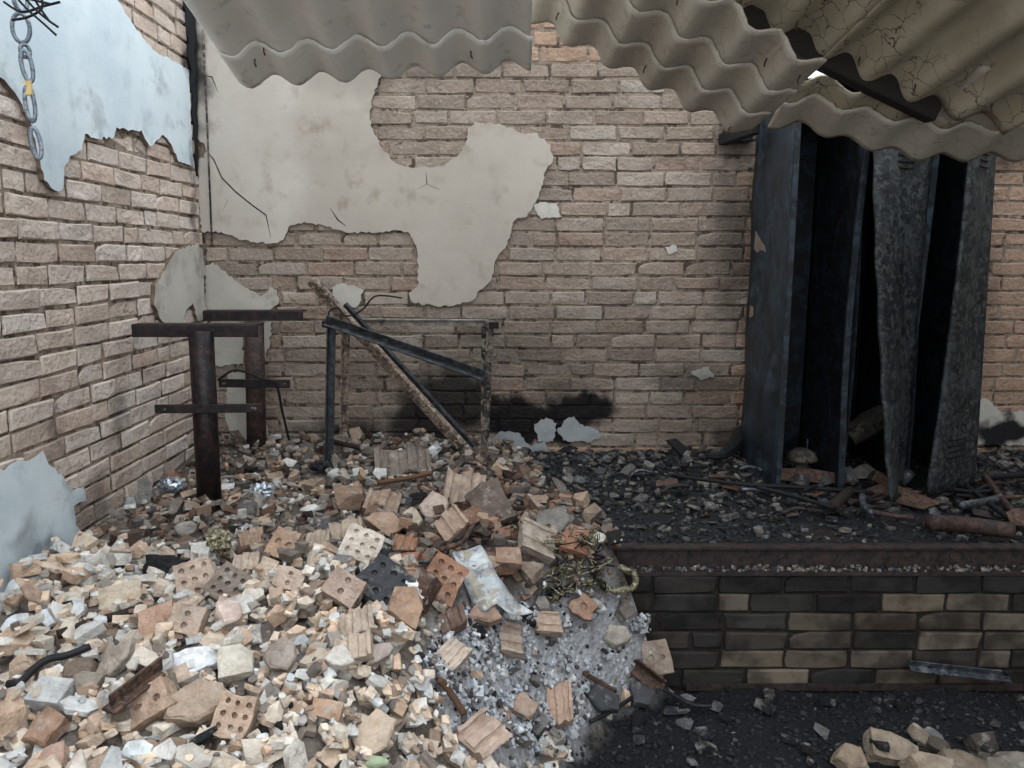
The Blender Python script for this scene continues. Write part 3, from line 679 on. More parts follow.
# (kind, px, py, width px, height px, thickness m, colour, tilt deg, azimuth deg, spin deg, label)
F_ = -90
PIECES += [
 ('perf', 197, 579, 42, 40, .06, '#d2b7a0', 55, -80, 20, 'cream perforated brick end showing six round holes, leaning at left'),
 ('perf', 228, 583, 38, 36, .06, '#8f8071', 50, -70, -30, 'grey-brown perforated brick end touching the cream six-hole brick'),
 ('perf2', 154, 700, 50, 34, .06, '#c2a184', 50, -100, 30, 'tan brick bat with two dark holes beside the rusty bracket'),
 ('slab', 198, 703, 66, 46, .05, '#bfa68c', 35, -90, 15, 'large tan brick slab with shallow dents beside the two-hole bat'),
 ('perf', 236, 719, 42, 42, .06, '#dcbb9d', 45, -80, -10, 'pinkish holed brick piece below the large tan slab'),
 ('chunk', 160, 618, 34, 34, .07, '#c79e80', 45, -90, 20, 'pink-orange broken brick just above the white tile'),
 ('perf2', 188, 620, 32, 34, .06, '#c8ad95', 50, -80, 80, 'beige brick bat standing between pink-orange brick and white tile'),
 ('slab', 228, 618, 44, 26, .05, '#dcc4b4', 35, -60, -30, 'pinkish-white flat brick face below the grey perforated brick'),
 ('tile', 188, 653, 66, 30, .022, '#e9edf0', 25, -90, 18, 'clean white tile slab lying on the front rubble'),
 ('chunk', 237, 667, 34, 30, .06, '#d3cab6', 35, -80, 15, 'cream square block touching the right end of the white tile'),
 ('slab', 116, 652, 34, 46, .03, '#b8aa98', 40, -100, -20, 'large rounded tan stone slab left of the white tile'),
 ('slab', 79, 664, 34, 26, .05, '#8d7b69', 30, -100, 5, 'brown slab resting above the black hose'),
 ('slab', 46, 721, 34, 40, .04, '#b08a6d', 35, -90, -25, 'orange-brown brick piece near the lower left edge'),
 ('slab', 54, 752, 34, 30, .04, '#c19d86', 30, -90, 30, 'pinkish brick slab below the orange-brown piece'),
 ('slab', 100, 756, 52, 30, .03, '#c0a58a', 25, -80, 15, 'wide tan slab at the bottom edge of the photo'),
 ('slab', 141, 757, 36, 24, .02, '#dfe6e6', 25, -90, 10, 'white plaster piece at the bottom edge beside the wide tan slab'),
 ('slab', 11, 590, 18, 34, .012, '#dfe9f0', 70, -60, 10, 'upright bluish-white plaster shard at the left wall'),
 ('slab', 17, 610, 32, 24, .012, '#d3dcdf', 35, -80, 10, 'flat white shard under the upright bluish shard'),
 ('slab', 53, 613, 34, 26, .012, '#dde5ea', 30, -70, 40, 'four-cornered white plaster shard near the left wall'),
 ('slab', 32, 596, 36, 16, .03, '#b49780', 45, -80, -35, 'tan brick strip beside the upright bluish shard'),
 ('slab', 75, 603, 30, 18, .015, '#cfd3d3', 30, -80, -40, 'pale grey shard between white shard and charred stick'),
 ('chunk', 122, 597, 40, 24, .05, '#d2bfa2', 35, -80, 20, 'cream brick bat just above the charred stick'),
 ('slab', 142, 484, 20, 44, .015, '#8e8b82', 70, -60, -5, 'tall grey plaster slab leaning on the left wall'),
 ('slab', 129, 497, 15, 26, .012, '#a9aca8', 65, -60, 8, 'small grey plaster shard in front of the tall leaning slab'),
 ('slab', 186, 521, 26, 18, .03, '#9a948a', 30, -90, 10, 'grey stone slab left of the black pipe foot'),
 ('chunk', 227, 482, 14, 11, .03, '#d7d7d4', 20, -90, 0, 'small white block at the foot of the black pipe'),
 ('slab', 246, 505, 26, 22, .03, '#6b6763', 45, -110, 30, 'dark grey curved shard beside the crumpled foil'),
 ('groove', 250, 535, 24, 20, .05, '#b89270', 45, -80, 20, 'small tan grooved brick piece below the dark grey shard'),
 ('perf2', 285, 543, 30, 30, .06, '#c29c7c', 50, -85, -20, 'tan brick end with one dark cavity in the middle heap'),
 ('groove', 246, 558, 28, 20, .05, '#cdb498', 40, -80, 5, 'cream ridged brick below the small grooved piece'),
 ('groove', 319, 537, 24, 22, .05, '#bda78c', 40, -90, 5, 'beige ridged bat, left one of the adjoining pair'),
 ('groove', 347, 530, 38, 22, .06, '#c0a98b', 40, -90, 8, 'longer beige ridged bat, right one of the adjoining pair'),
 ('perf', 362, 555, 44, 34, .07, '#d9cab6', 50, -75, -20, 'big cream perforated brick in the middle of the heap'),
 ('slab', 341, 570, 36, 30, .035, '#8f8e89', 45, -95, 0, 'rounded grey slab below the big cream perforated brick'),
 ('perf', 384, 592, 56, 46, .05, '#45474b', 40, -70, -35, 'blackened perforated slab in the middle of the heap'),
 ('chunk', 384, 523, 30, 28, .05, '#bd9a7d', 50, -80, 40, 'tan tilted square bat above the blackened slab'),
 ('slab', 411, 517, 26, 26, .04, '#d0bfa3', 45, -80, -20, 'cream square bat right of the tan tilted one'),
 ('slab', 437, 504, 34, 34, .05, '#c9b2a0', 45, -100, -25, 'pinkish brick slab leaning below the ridged block'),
 ('groove', 382, 504, 38, 26, .06, '#b99a7c', 45, -70, -10, 'brown and cream grooved bat behind the tan square bat'),
 ('chunk', 350, 503, 28, 24, .06, '#9c7e66', 40, -90, 20, 'brown bat left of the brown and cream grooved one'),
 ('groove', 405, 537, 26, 18, .04, '#b07a52', 40, -90, -15, 'orange grooved bat above the perforated orange brick'),
 ('slab', 407, 558, 34, 18, .04, '#a9745a', 30, -90, 10, 'flat red-orange brick bit below the orange grooved bat'),
 ('groove', 409, 577, 20, 26, .05, '#b98d68', 45, -90, 80, 'upright orange-tan grooved bat beside the perforated orange brick'),
 ('perf', 442, 581, 44, 42, .07, '#b4815f', 55, -70, -30, 'orange perforated brick with eight holes left of the metal sheet'),
 ('chunk', 426, 600, 34, 32, .07, '#6b4f42', 45, -110, -30, 'dark brown brick end attached below the orange perforated brick'),
 ('groove', 464, 492, 44, 36, .08, '#c0a58b', 45, -70, -5, 'cream ridged hollow block at the top of the heap'),
 ('chunk', 489, 510, 38, 42, .08, '#76665a', 45, -80, 25, 'big grey-brown block right of the cream ridged block'),
 ('groove', 452, 525, 34, 28, .06, '#bd9b7d', 45, -100, 35, 'tan curved bat below the pinkish slab'),
 ('groove', 536, 536, 34, 38, .06, '#b8a68f', 50, -70, 70, 'hollow brick with pale broken rim and black inside'),
 ('slab', 553, 518, 42, 34, .04, '#8b857c', 40, -100, 10, 'grey plaster slab behind the hollow brick'),
 ('chunk', 574, 548, 28, 24, .05, '#b17a59', 45, -80, -10, 'orange brick bat near the yellow melted wires'),
 ('slab', 506, 565, 36, 20, .05, '#a9795c', 30, -80, 8, 'orange-brown brick bat right of the metal sheet top'),
 ('chunk', 508, 582, 26, 20, .05, '#a68268', 35, -80, 5, 'tan brick bat right of the metal sheet middle'),
 ('chunk', 531, 582, 24, 20, .05, '#8f7a69', 35, -80, -5, 'grey-tan brick bat left of the yellow melted wires'),
 ('slab', 600, 528, 13, 14, .015, '#cfcabd', 45, -90, 20, 'small white chip at the edge of the black soot'),
 ('slab', 485, 615, 38, 26, .05, '#b19078', 40, -90, -15, 'tan broken bat below the metal sheet'),
 ('groove', 452, 618, 28, 22, .05, '#7f604d', 40, -90, 20, 'brown split bat below the orange perforated brick'),
 ('star', 583, 621, 34, 30, .05, '#b38a6d', 55, -90, 0, 'broken orange-tan brick around a single hole'),
 ('slab', 542, 619, 20, 14, .03, '#8d857c', 35, -90, -10, 'small grey stone left of the single-hole brick'),
 ('slab', 528, 611, 18, 8, .02, '#232326', 30, -90, 35, 'black char strip below the metal sheet corner'),
 ('groove', 451, 655, 28, 34, .05, '#dcc3a8', 45, -80, -40, 'cream grooved bat at the left edge of the ash'),
 ('groove', 548, 640, 24, 28, .05, '#c8a98a', 50, -90, 85, 'tan grooved bat standing in the ash'),
 ('groove', 511, 646, 32, 24, .05, '#cdb196', 45, -90, 80, 'beige ribbed bat left of the standing tan bat'),
 ('groove', 559, 705, 30, 40, .06, '#cfa788', 45, -90, 2, 'tan ribbed brick bat lying in the ash near the black floor'),
 ('slab', 525, 714, 30, 24, .04, '#b69a82', 35, -90, -35, 'tan triangular bat left of the ribbed bat in ash'),
 ('groove', 480, 748, 44, 42, .07, '#d3b196', 45, -60, -50, 'big tan grooved bat with blackened end at the bottom edge'),
 ('slab', 603, 702, 38, 30, .05, '#4b4d50', 40, -90, -15, 'dark grey slab at the edge of the black floor'),
 ('slab', 640, 698, 36, 28, .05, '#515255', 40, -80, -40, 'dark grey slab under the rusty angle piece'),
 ('perf2', 655, 659, 30, 34, .06, '#a8937f', 60, -90, 5, 'pale brick corner at the foot of the sooty platform face'),
 ('slab', 616, 642, 32, 22, .04, '#b5ab9a', 40, -90, 15, 'pale notched plaster chunk right of the ash'),
 ('slab', 624, 622, 26, 26, .05, '#7e746b', 50, -60, 10, 'grey-brown stone at the crumbling platform corner'),
 ('groove', 403, 462, 62, 30, .06, '#8a7a6b', 45, -80, 8, 'large scorched ribbed tile bundle in front of the table frame'),
 ('slab', 372, 730, 62, 46, .035, '#d6bd9f', 35, -70, 35, 'broad cream brick slab with charred hollow at the bottom of the heap'),
 ('groove', 355, 655, 40, 26, .05, '#d4ba9c', 45, -90, 10, 'cream triple-grooved brick in the front heap'),
 ('groove', 357, 628, 34, 26, .05, '#ccb398', 45, -80, 10, 'beige grooved bat above the cream triple-grooved brick'),
 ('perf2', 345, 602, 34, 36, .06, '#c4a994', 50, -80, 60, 'beige bat with broken holes left of the blackened slab'),
 ('chunk', 405, 620, 34, 36, .07, '#bb9676', 50, -70, -15, 'tan brick corner just below the blackened slab'),
 ('slab', 281, 662, 34, 30, .04, '#b5a697', 45, -90, -20, 'grey-beige triangular stone in the front heap'),
 ('perf2', 292, 583, 24, 32, .06, '#d0b6a0', 55, -90, 75, 'cream holed bat right of the grey perforated brick'),
 ('chunk', 327, 705, 18, 28, .03, '#c79f7c', 55, -90, 80, 'upright orange stick-like brick sliver in the front heap'),
 ('slab', 340, 664, 30, 26, .03, '#cfc8ba', 40, -80, 40, 'pale diamond-shaped bat left of the cream triple-grooved brick'),
 ('slab', 378, 660, 36, 20, .03, '#b9a69a', 40, -80, 30, 'mauve-grey bat right of the pale diamond'),
 ('slab', 203, 738, 44, 12, .02, '#2f3236', 40, -90, 35, 'dark slim shard with pale stripes near the bottom'),
 ('slab', 850, 752, 40, 26, .06, '#a08a70', 40, -70, -25, 'leftmost tan brick lump on the black floor'),
 ('chunk', 893, 745, 52, 26, .07, '#a8967e', 35, -80, -12, 'long beige brick on top of the floor pile'),
 ('chunk', 930, 760, 50, 26, .07, '#ab987e', 40, -70, 20, 'beige brick slab in the floor pile below the long one'),
 ('chunk', 962, 757, 40, 24, .06, '#857460', 30, -80, 10, 'brown-beige brick in the middle of the floor pile'),
 ('chunk', 1005, 758, 40, 24, .06, '#8d8474', 30, -80, -15, 'greyish brick at the right end of the floor pile'),
 ('chunk', 917, 727, 18, 14, .04, '#978770', 35, -80, -40, 'small beige chip behind the floor pile'),
 ('slab', 940, 741, 34, 18, .05, '#5c5248', 30, -80, -20, 'dark brown brick behind the long beige brick'),
 ('chunk', 985, 738, 30, 18, .05, '#4e4740', 30, -80, 10, 'dark sooty brick at the back of the floor pile'),
]
def outline_extrude(pts, holes, t):
    bm = bmesh.new(); es = []
    for lp in [pts] + holes:
        vs = [bm.verts.new((x, y, t / 2)) for x, y in lp]
        es += [bm.edges.new((vs[i], vs[(i + 1) % len(vs)])) for i in range(len(vs))]
    bmesh.ops.triangle_fill(bm, use_beauty=True, edges=es)
    r = bmesh.ops.extrude_face_region(bm, geom=bm.faces[:])
    for v in [g for g in r['geom'] if isinstance(g, bmesh.types.BMVert)]: v.co.z -= t
    return bm
def piece_mesh(kind, a, b, t, seed):
    r = random.Random(seed); j = lambda k: r.uniform(-k, k)
    if kind == 'chunk':
        me = chunk_mesh(1000 + seed, 3, .012, 'brick_chunk'); me.transform(Matrix.Diagonal((a * 1.08, b * 1.08, t, 1))); return me
    if kind == 'tile':
        bm = outline_extrude([(-a/2, -b/2), (a * .1, -b * .55), (a/2, -b * .35), (a * .52, b * .3), (a * .1, b/2), (-a * .42, b * .45)], [], t); return bm_mesh('tile', bm, M['frag'])
    if kind == 'slab':
        n = r.choice((5, 6, 7, 8)); a0 = r.uniform(0, 6.28); P = []
        for k in range(n):
            q = a0 + 6.2832 * (k + j(.2)) / n; c, s = math.cos(q), math.sin(q); k_ = 1 / max(abs(c), abs(s)); k_ = k_ * .5 + .5
            kk = r.uniform(.72, 1.12); P.append((c * a / 2 * k_ * kk, s * b / 2 * k_ * kk))
        bm = outline_extrude(P, [], t)
        bmesh.ops.bevel(bm, geom=[e for e in bm.edges if len(e.link_faces) == 2 and e.calc_face_angle(0) > .5], offset=min(t, a, b) * .12, segments=1, affect='EDGES')
        for v in bm.verts: v.co += Vector((j(1), j(1), j(1))) * min(a, b) * .012
        return bm_mesh('slab', bm, M['frag'])
    if kind in ('perf', 'perf2', 'star'):
        nx, ny, rr = {'perf': (3, 3, .078), 'perf2': (2, 1, .12), 'star': (1, 1, .13)}[kind]
        if kind == 'star':
            P = [(math.cos(q) * a * .5 * k, math.sin(q) * b * .5 * k) for q, k in ((i * .5236, (1.0, .8, .7, .95, .6, .9, 1.05, .85, .62, .8, 1.0, .68)[i]) for i in range(12))]
        else: P = [(-a/2, -b/2), (-a * .1, -b/2 + j(b * .04)), (a/2 + j(a * .1), -b * .46), (a * .5 + j(a * .06), j(b * .15)), (a * .44, b/2), (0, b * .5 + j(b * .05)), (-a/2, b * .48)]
        holes = []
        for ix in range(nx):
            for iy in range(ny):
                cx = (ix + .5) / nx * a * .86 - a * .43; cy = (iy + .5) / ny * b * .86 - b * .43
                if kind == 'perf' and abs(cx) < 1e-6 and iy == 1 and r.random() < .4: continue
                R0 = rr * min(a, b)
                holes.append([(cx + R0 * math.cos(i * .698), cy + R0 * math.sin(i * .698)) for i in range(9)])
        bm = outline_extrude(P, holes, t); dp = min(.012, t * .3)      # the holes are choked with mortar below this depth
        lo = [bm.verts.new((x * .97, y * .97, -t * .49)) for x, y in P]; hi = [bm.verts.new((x * .97, y * .97, t / 2 - dp)) for x, y in P]
        bm.faces.new(hi); bm.faces.new(lo[::-1])
        for k in range(len(P)): bm.faces.new((lo[k], lo[(k + 1) % len(P)], hi[(k + 1) % len(P)], hi[k]))
        return bm_mesh('holed', bm, M['frag'])
    if kind == 'groove':
        P = [(-a/2, -t/2), (a/2, -t/2), (a/2 + j(.004), t * .45)]; n = 2 if r.random() < .6 else 3; R0 = a / n * .27
        for k in range(n):
            cx = a/2 - (k + .5) * a / n
            for i in range(6): q = math.pi * i / 5; P.append((cx + R0 * math.cos(q), t * .5 - R0 * .8 * math.sin(q)))
        P.append((-a/2 + j(.004), t * .5))
        bm = outline_extrude(P, [], b); me = bm_mesh('grooved', bm, M['frag'])
        me.transform(Matrix.Rotation(math.pi / 2, 4, 'X'))
        for v in me.vertices:
            v.co.y += (j(1) * .06 + .1 * math.sin(v.co.x * 40)) * b
        return me
def roughen(me, amp, seed):
    bm = bmesh.new(); bm.from_mesh(me); bmesh.ops.triangulate(bm, faces=bm.faces[:])
    L = [e for e in bm.edges if e.calc_length() > .018]
    if L: bmesh.ops.subdivide_edges(bm, edges=L, cuts=1)
    bmesh.ops.triangulate(bm, faces=bm.faces[:])
    L = [e for e in bm.edges if e.calc_length() > .022]
    if L: bmesh.ops.subdivide_edges(bm, edges=L, cuts=1)
    bmesh.ops.triangulate(bm, faces=bm.faces[:])
    o = Vector((seed * 3.7, seed * 1.3, 0))
    for v in bm.verts: v.co += mnoise.noise_vector(v.co * 38 + o) * amp + mnoise.noise_vector(v.co * 110 + o) * amp * .5
    bmesh.ops.recalc_face_normals(bm, faces=bm.faces); bm.to_mesh(me); bm.free(); return me
def near_hand(x, y, r):
    return any((x - a) ** 2 + (y - b) ** 2 < (r + c) ** 2 for a, b, c in HAND_XY)
for q in PIECES:
    p, t = hit(q[1], q[2], .05); HAND_XY.append((p.x, p.y, .35 * px_m(min(q[3], q[4]), t)))

# random individual pieces on the heap
def scatter_things(name, templates, target, smin, smax, zones, ylim, xlim, spec, thin, tilt):
    n = 0; tries = 0; pts = []
    while n < target and tries < target * 60:
        tries += 1
        x, y = random.uniform(*xlim), random.uniform(*ylim); z = zone_of(x, y)
        if z not in zones: continue
        s = smin + (smax - smin) * random.random() ** 1.5
        if near_hand(x, y, s * .42): continue
        if any((x - a) ** 2 + (y - b) ** 2 < ((s + c) * .40) ** 2 for a, b, c in pts): continue
        if YP - .04 < y < YP + .09 and x > .36: continue
        if z == 'deck' and 1.11 < x < 2.02 and y > 3.33: continue
        d = (s * random.uniform(.9, 1.25), s * random.uniform(.6, .95), s * random.uniform(*thin))
        x2 = max(XL + .02 + d[0] * .5, x); y2 = min(YB - .02 - d[0] * .5, y)
        R = slope_rot(x2, y2, random.uniform(.05, tilt)); zc = drop(x2, y2, R, (d[0] * .46, d[1] * .46, d[2] * .46), 74)
        if not in_view((x2, y2, zc), 10): continue
        pts.append((x, y, s)); col, lab, grp, cat = spec(z); col = mute(col, 1.14 if z == 'front' else 1.0, .12)  # front pieces lighter, for dust and for brighter light painted in
        lab = near_label(x2, y2, s, col, {'burnt fragment': 'burnt fragment', 'charred lump': 'charred lump'}.get(cat, cat), math.acos(max(-1, min(1, R[2][2]))), 'long' if d[0] / d[1] > 1.5 else 'squarish', grp)
        o = link(name, random.choice(templates), color=col); o.matrix_basis = Matrix.Translation((x2, y2, zc)) @ R.to_4x4() @ Matrix.Diagonal((*d, 1))
        tag(o, lab, cat, grp); n += 1
LMK = [(188,656,'the white tile'),(197,579,'the cream six-hole brick'),(45,662,'the black hose'),(100,620,'the charred stick'),(135,692,'the rusty bracket'),(198,703,'the large dented slab'),(100,756,'the wide tan bottom slab'),(11,590,'the upright bluish shard'),(142,484,'the tall leaning slab'),
 (209,497,'the black pipe foot'),(256,450,'the rusty stand foot'),(220,557,'the yellow wrapper'),(165,570,'the burnt bag'),(362,555,'the big cream perforated brick'),(384,592,'the blackened slab'),(442,581,'the orange eight-hole brick'),(464,492,'the cream ridged block'),(489,510,'the big grey-brown block'),
 (403,462,'the scorched tile bundle'),(492,580,'the scorched metal sheet'),(536,536,'the hollow pale-rimmed brick'),(575,580,'the melted wiring'),(618,579,'the melted ring'),(583,621,'the single-hole brick'),(559,705,'the ribbed bat in the ash'),(355,655,'the cream triple-grooved brick'),(372,730,'the broad cream slab'),
 (480,748,'the bat with blackened end'),(655,659,'the pale brick corner'),(326,455,'the left front table leg'),(486,465,'the right front table leg'),(462,442,'the leaning plank foot'),(365,764,'the green plastic'),(333,533,'the ridged pair of bats'),(384,523,'the tilted square bat'),(281,662,'the grey triangular stone'),
 (236,719,'the pinkish holed brick'),(46,721,'the orange-brown left piece'),(171,487,'the left foil ball'),(263,500,'the right foil ball'),(320,600,'the beige bat with broken holes'),
 (970,525,'the thick rusty pipe'),(905,497,'the orange rusty plate'),(740,480,'the long black rod'),(812,476,'the rusty box side'),(683,448,'the charred board'),(722,452,'the rubber strip'),(550,440,'the black wall stain'),(985,482,'the rod pile'),(700,545,'the left part of the edge beam'),(830,545,'the middle of the edge beam'),(960,545,'the right part of the edge beam'),
 (603,702,'the dark grey slab'),(893,745,'the floor brick pile'),(958,675,'the blue-grey bar'),(712,706,'the black cable end')]
LM3 = []
def colour_word(c):
    l = .2126 * c[0] + .7152 * c[1] + .0722 * c[2]; wm = (c[0] - c[2]) / (l + 1e-4)
    if l < .025: return 'black'
    if l < .09: return 'dark brown' if wm > .6 else 'dark grey'
    if wm > 1.1: return 'orange-brown'
    if l < .2: return 'brown' if wm > .5 else 'grey'
    if l < .42: return 'tan' if wm > .42 else 'mid grey'
    return 'cream' if wm > .3 else 'white'
USED = {}
def near_label(x, y, s, c, noun, tilt, shape, grp):
    if not LM3:
        for a, b, nm in LMK: p, _ = hit(a, b, .03); LM3.append((p.x, p.y, nm))
    a, b, nm = min(LM3, key=lambda q: (q[0] - x) ** 2 + (q[1] - y) ** 2); dx, dy = x - a, y - b; dist = math.hypot(dx, dy)
    rel = ('right of' if dx > 0 else 'left of') if abs(dx) > abs(dy) else ('behind' if dy > 0 else 'in front of')
    size = 'small' if s < .048 else 'medium' if s < .064 else 'large'
    rel2 = 'just ' + rel if dist < .13 else rel if dist < .24 else 'well ' + rel
    pose = '' if tilt < .4 else 'tilted '
    c0 = colour_word(c); two = sorted(LM3, key=lambda q: (q[0] - x) ** 2 + (q[1] - y) ** 2)[:3]
    rl = lambda q: ('right of' if x > q[0] else 'left of') if abs(x - q[0]) > abs(y - q[1]) else ('behind' if y > q[1] else 'in front of')
    tries = [f'{size} {pose}{c0} {noun} {rel2} {nm}', f'{size} {pose}{c0} {noun} {rel2} {nm}, {rl(two[1])} {two[1][2]}', f'{size} {pose}{c0} {noun} {rel2} {nm}, {rl(two[2])} {two[2][2]}',
             f'{shape} {size} {pose}{c0} {noun} {rel2} {nm}']
    for l in tries:
        if len(l.split()) <= 15 and l not in USED: USED[l] = grp; return l
    for l in tries:
        if USED.get(l) == grp: return l
    return grp.rstrip('s') + ' among the crumbs'
def spec_brick(z):
    r = random.random()
    if z == 'front':
        return vary(random.choice(CREAM + CREAM + CREAM + TAN[:2] + PALE + GREYB[:3]), .12), 'cream or tan broken brick chunk in the front of the heap', 'brick chunks in the front of the heap', 'brick chunk'
    if z == 'mid': return vary(random.choice(ORANGE + BROWN + TAN), .15), 'orange or brown broken brick chunk around the scorched metal sheet', 'brick chunks around the metal sheet', 'brick chunk'
    if z == 'ash': return vary(random.choice(TAN + CREAM + MIDG), .12), 'small brick chunk lying in the pale ash', 'brick chunks in the ash', 'brick chunk'
    return vary(random.choice(TAN + BROWN + GREYB + GREYB + ORANGE[:1]), .15), 'dusty brown or grey brick chunk in the rear rubble by the walls', 'brick chunks in the rear rubble', 'brick chunk'
def spec_plaster(z):
    if z == 'front': return vary(random.choice(PALE + PALE + CREAM), .1), 'pale flat plaster shard in the front of the heap', 'plaster shards in the front of the heap', 'plaster shard'
    if z == 'ash': return vary(random.choice(PALE + MIDG), .12), 'small grey plaster shard lying in the pale ash', 'plaster shards in the ash', 'plaster shard'
    if z == 'mid': return vary(random.choice(GREYB + MIDG), .12), 'grey plaster shard around the scorched metal sheet', 'plaster shards around the metal sheet', 'plaster shard'
    return vary(random.choice(GREYB + GREYB + PALE + TAN), .12), 'dusty grey plaster shard in the rear rubble by the walls', 'plaster shards in the rear rubble', 'plaster shard'
def spec_deck(z):
    if z == 'floor': return vary(random.choice(DARK + MIDG[:1]), .15), 'small charred lump on the black floor', 'charred lumps on the black floor', 'charred lump'
    return vary(mute(random.choice(DARK + MIDG + MIDG + GREYB), .62, .1), .15), 'burnt grey or black fragment lying on the raised platform', 'burnt fragments on the raised platform', 'burnt fragment'
for zz, nb, npl in (('front', 140, 150), ('back', 95, 105), ('mid', 40, 30), ('ash', 12, 15)):
    scatter_things('brick_chunk', CH, nb, .035, .085, (zz,), (1.35, 3.95), (XL + .05, .6), spec_brick, (.35, .75), .85)
    scatter_things('plaster_shard', SH, npl, .035, .085, (zz,), (1.35, 3.95), (XL + .05, .6), spec_plaster, (.12, .3), .8)

layer += spread(2600, .012, .032, XRNG, YRNG, {'front': 1, 'back': 1, 'mid': .8, 'ash': .8}, pct=55)
layer += spread(1500, .014, .045, (-.6, .2), (1.5, 2.35), {'front': 1}, pct=60)
layer += spread(20000, .006, .022, (-.5, .75), (1.5, YP), {'ash': 1}, pct=50)
low = spread(8000, .005, .019, (-.1, 2.78), (1.9, YP - .02), {'floor': 1}, .4, 60, .5)
# hand-laid pieces
seen = {}
for i, (kind, px, py, wpx, hpx, th, col, tilt, az, spin, lab) in enumerate(PIECES):
    p, t = hit(px, py, .05)
    a, b = px_m(wpx, t) * .88, px_m(hpx, t) * (.9 if kind == 'groove' else 1.0)
    R = rot_of(math.radians(tilt), math.radians(az), math.radians(spin))
    th = min(th, max(a, b) * .9)
    zc = drop(p.x, p.y, R, (a * .46, b * .46, th * .46), 60)
    z_want = p.z + .02
    zc = min(zc, z_want + .05)
    nm = {'perf': 'perforated_brick', 'perf2': 'perforated_brick', 'star': 'perforated_brick', 'groove': 'grooved_brick', 'tile': 'tile_slab', 'slab': 'rubble_slab', 'chunk': 'broken_brick'}[kind]
    o = link(nm, roughen(piece_mesh(kind, a, b, th, i), .0035, i), color=mute(s2l(col), 1.12 if s2l(col)[1] > .55 else .98, .30 if kind == 'groove' else .2)); o.matrix_basis = Matrix.Translation((p.x, p.y, zc)) @ R.to_4x4()
    tag(o, lab, {'perf': 'brick', 'perf2': 'brick', 'star': 'brick', 'groove': 'brick', 'chunk': 'brick', 'tile': 'tile', 'slab': 'slab'}[kind])

stuff_mesh('rubble', layer, M['stuff'], 'small crumbs of brick and plaster filling the heap', 'rubble')

# burnt debris on the platform and on the floor
deck = spread(6500, .010, .045, (-.1, 2.75), (YP + .05, 3.95), {'deck': 1}, .35, 70, .5)
scatter_things('burnt_fragment', SH + CH[:6], 60, .025, .06, ('deck',), (YP + .1, 3.2), (0, 2.6), spec_deck, (.12, .4), .55)
scatter_things('burnt_fragment', SH + CH[:4], 210, .03, .08, ('deck',), (3.15, 3.95), (-.1, 2.6), spec_deck, (.10, .35), .7)
deck += spread(2200, .008, .022, (-.1, 2.75), (YP + .05, 3.95), {'deck': 1}, .35, 55, .5)
# crumbs lying on the beam's flange
for _ in range(420):
    x = random.uniform(.42, 2.6); s = random.uniform(.006, .016); R = rot_of(random.uniform(0, .5), random.uniform(0, 6.28), random.uniform(0, 6.28))
    deck.append((random.randrange(len(HULLD)), (x, YP + random.uniform(.004, .05), .4455 + s * .2), R, (s, s * .8, s * .6), vary(random.choice(MIDG + DARK + GREYB), .2)))
stuff_mesh('charred_debris', deck, M['coal'], 'black charcoal and grey crumbs covering the raised platform', 'charred debris')
stuff_mesh('charcoal', low, M['coal'], 'black charcoal crumbs covering the lower floor', 'charcoal')
scatter_things('charred_lump', CH[:6] + SH[:4], 45, .025, .06, ('floor',), (2.1, YP - .05), (.3, 2.2), spec_deck, (.3, .6), .5)

# ------------------------------------------------------------------ roof sheets
def sheet(name, label, O, e, d, s0, s1, t0, t1, mat, pitch=.173, amp=.024, lift=0, phase=0, deform=None, t1_right=None, t0_right=None, t0_bulge=0, wob=.006, thick=.008, group=None, nails=()):
    O, e, d = Vector(O), Vector(e).normalized(), Vector(d).normalized(); d = (d - e * d.dot(e)).normalized(); n = e.cross(d)
    if n.z < 0: n = -n
    ns = max(8, int((s1 - s0) / pitch * 12)); nt = max(8, int(max(t1 - t0, (t1_right or t1) - t0) / .035)); V, F = [], []
    r = random.Random(len(label))
    k1 = [r.uniform(-1, 1) for _ in range(ns + 1)]; k0 = [r.uniform(-1, 1) for _ in range(ns + 1)]
    for i in range(ns + 1):
        a = i / ns; s = s0 + (s1 - s0) * a
        ta = t0 + ((t0_right if t0_right is not None else t0) - t0) * a + k0[i] * wob * .4 + t0_bulge * math.sin(math.pi * a) ** 2; tb_ = t1 + ((t1_right if t1_right is not None else t1) - t1) * a + k1[i] * wob
        for j in range(nt + 1):
            t = ta + (tb_ - ta) * j / nt
            h = amp * math.cos(2 * math.pi * (s / pitch + phase)) + lift
            p = O + e * s + d * t + n * h
            if deform: p = p + Vector(deform(s, t))
            V.append(p)
    c = V[len(V) // 2].copy()
    for i in range(ns):
        for j in range(nt):
            b = i * (nt + 1) + j; F.append((b, b + 1, b + nt + 2, b + nt + 1))
    o = link(name, mesh(name, [v - c for v in V], F, mat, True), loc=c)
    m = o.modifiers.new('thickness', 'SOLIDIFY'); m.thickness = thick; m.offset = 0
    for (s, t) in nails:
        h = amp * math.cos(2 * math.pi * (s / pitch + phase)) + lift; p = O + e * s + d * t + n * h
        if deform: p = p + Vector(deform(s, t))
        child('nail', tube_mesh('nail', [p, p - n * .022, p - n * .034 + e * .004], .0028, M['rust'], 6), o)
    tag(o, label, 'roofing sheet', group or 'collapsed corrugated roofing sheets'); return o
eL, dL = (1.07, .016, .066), (-.06, -.971, .263)
OL = atD(240, 82, 2.95)
sheet('corrugated_sheet', 'lower grey corrugated sheet at the top left, with its broken edge before the back wall', OL, eL, dL, 0, 1.075, 0, .22, M['sheet'], phase=.25, nails=((.1, .14), (.86, .12), (.15, .2)))
sheet('corrugated_sheet', 'upper pale corrugated sheet at the top left, lapped over the lower one', OL, eL, dL, -.01, 1.07, .15, .85, M['sheet'], lift=.016, phase=.25)
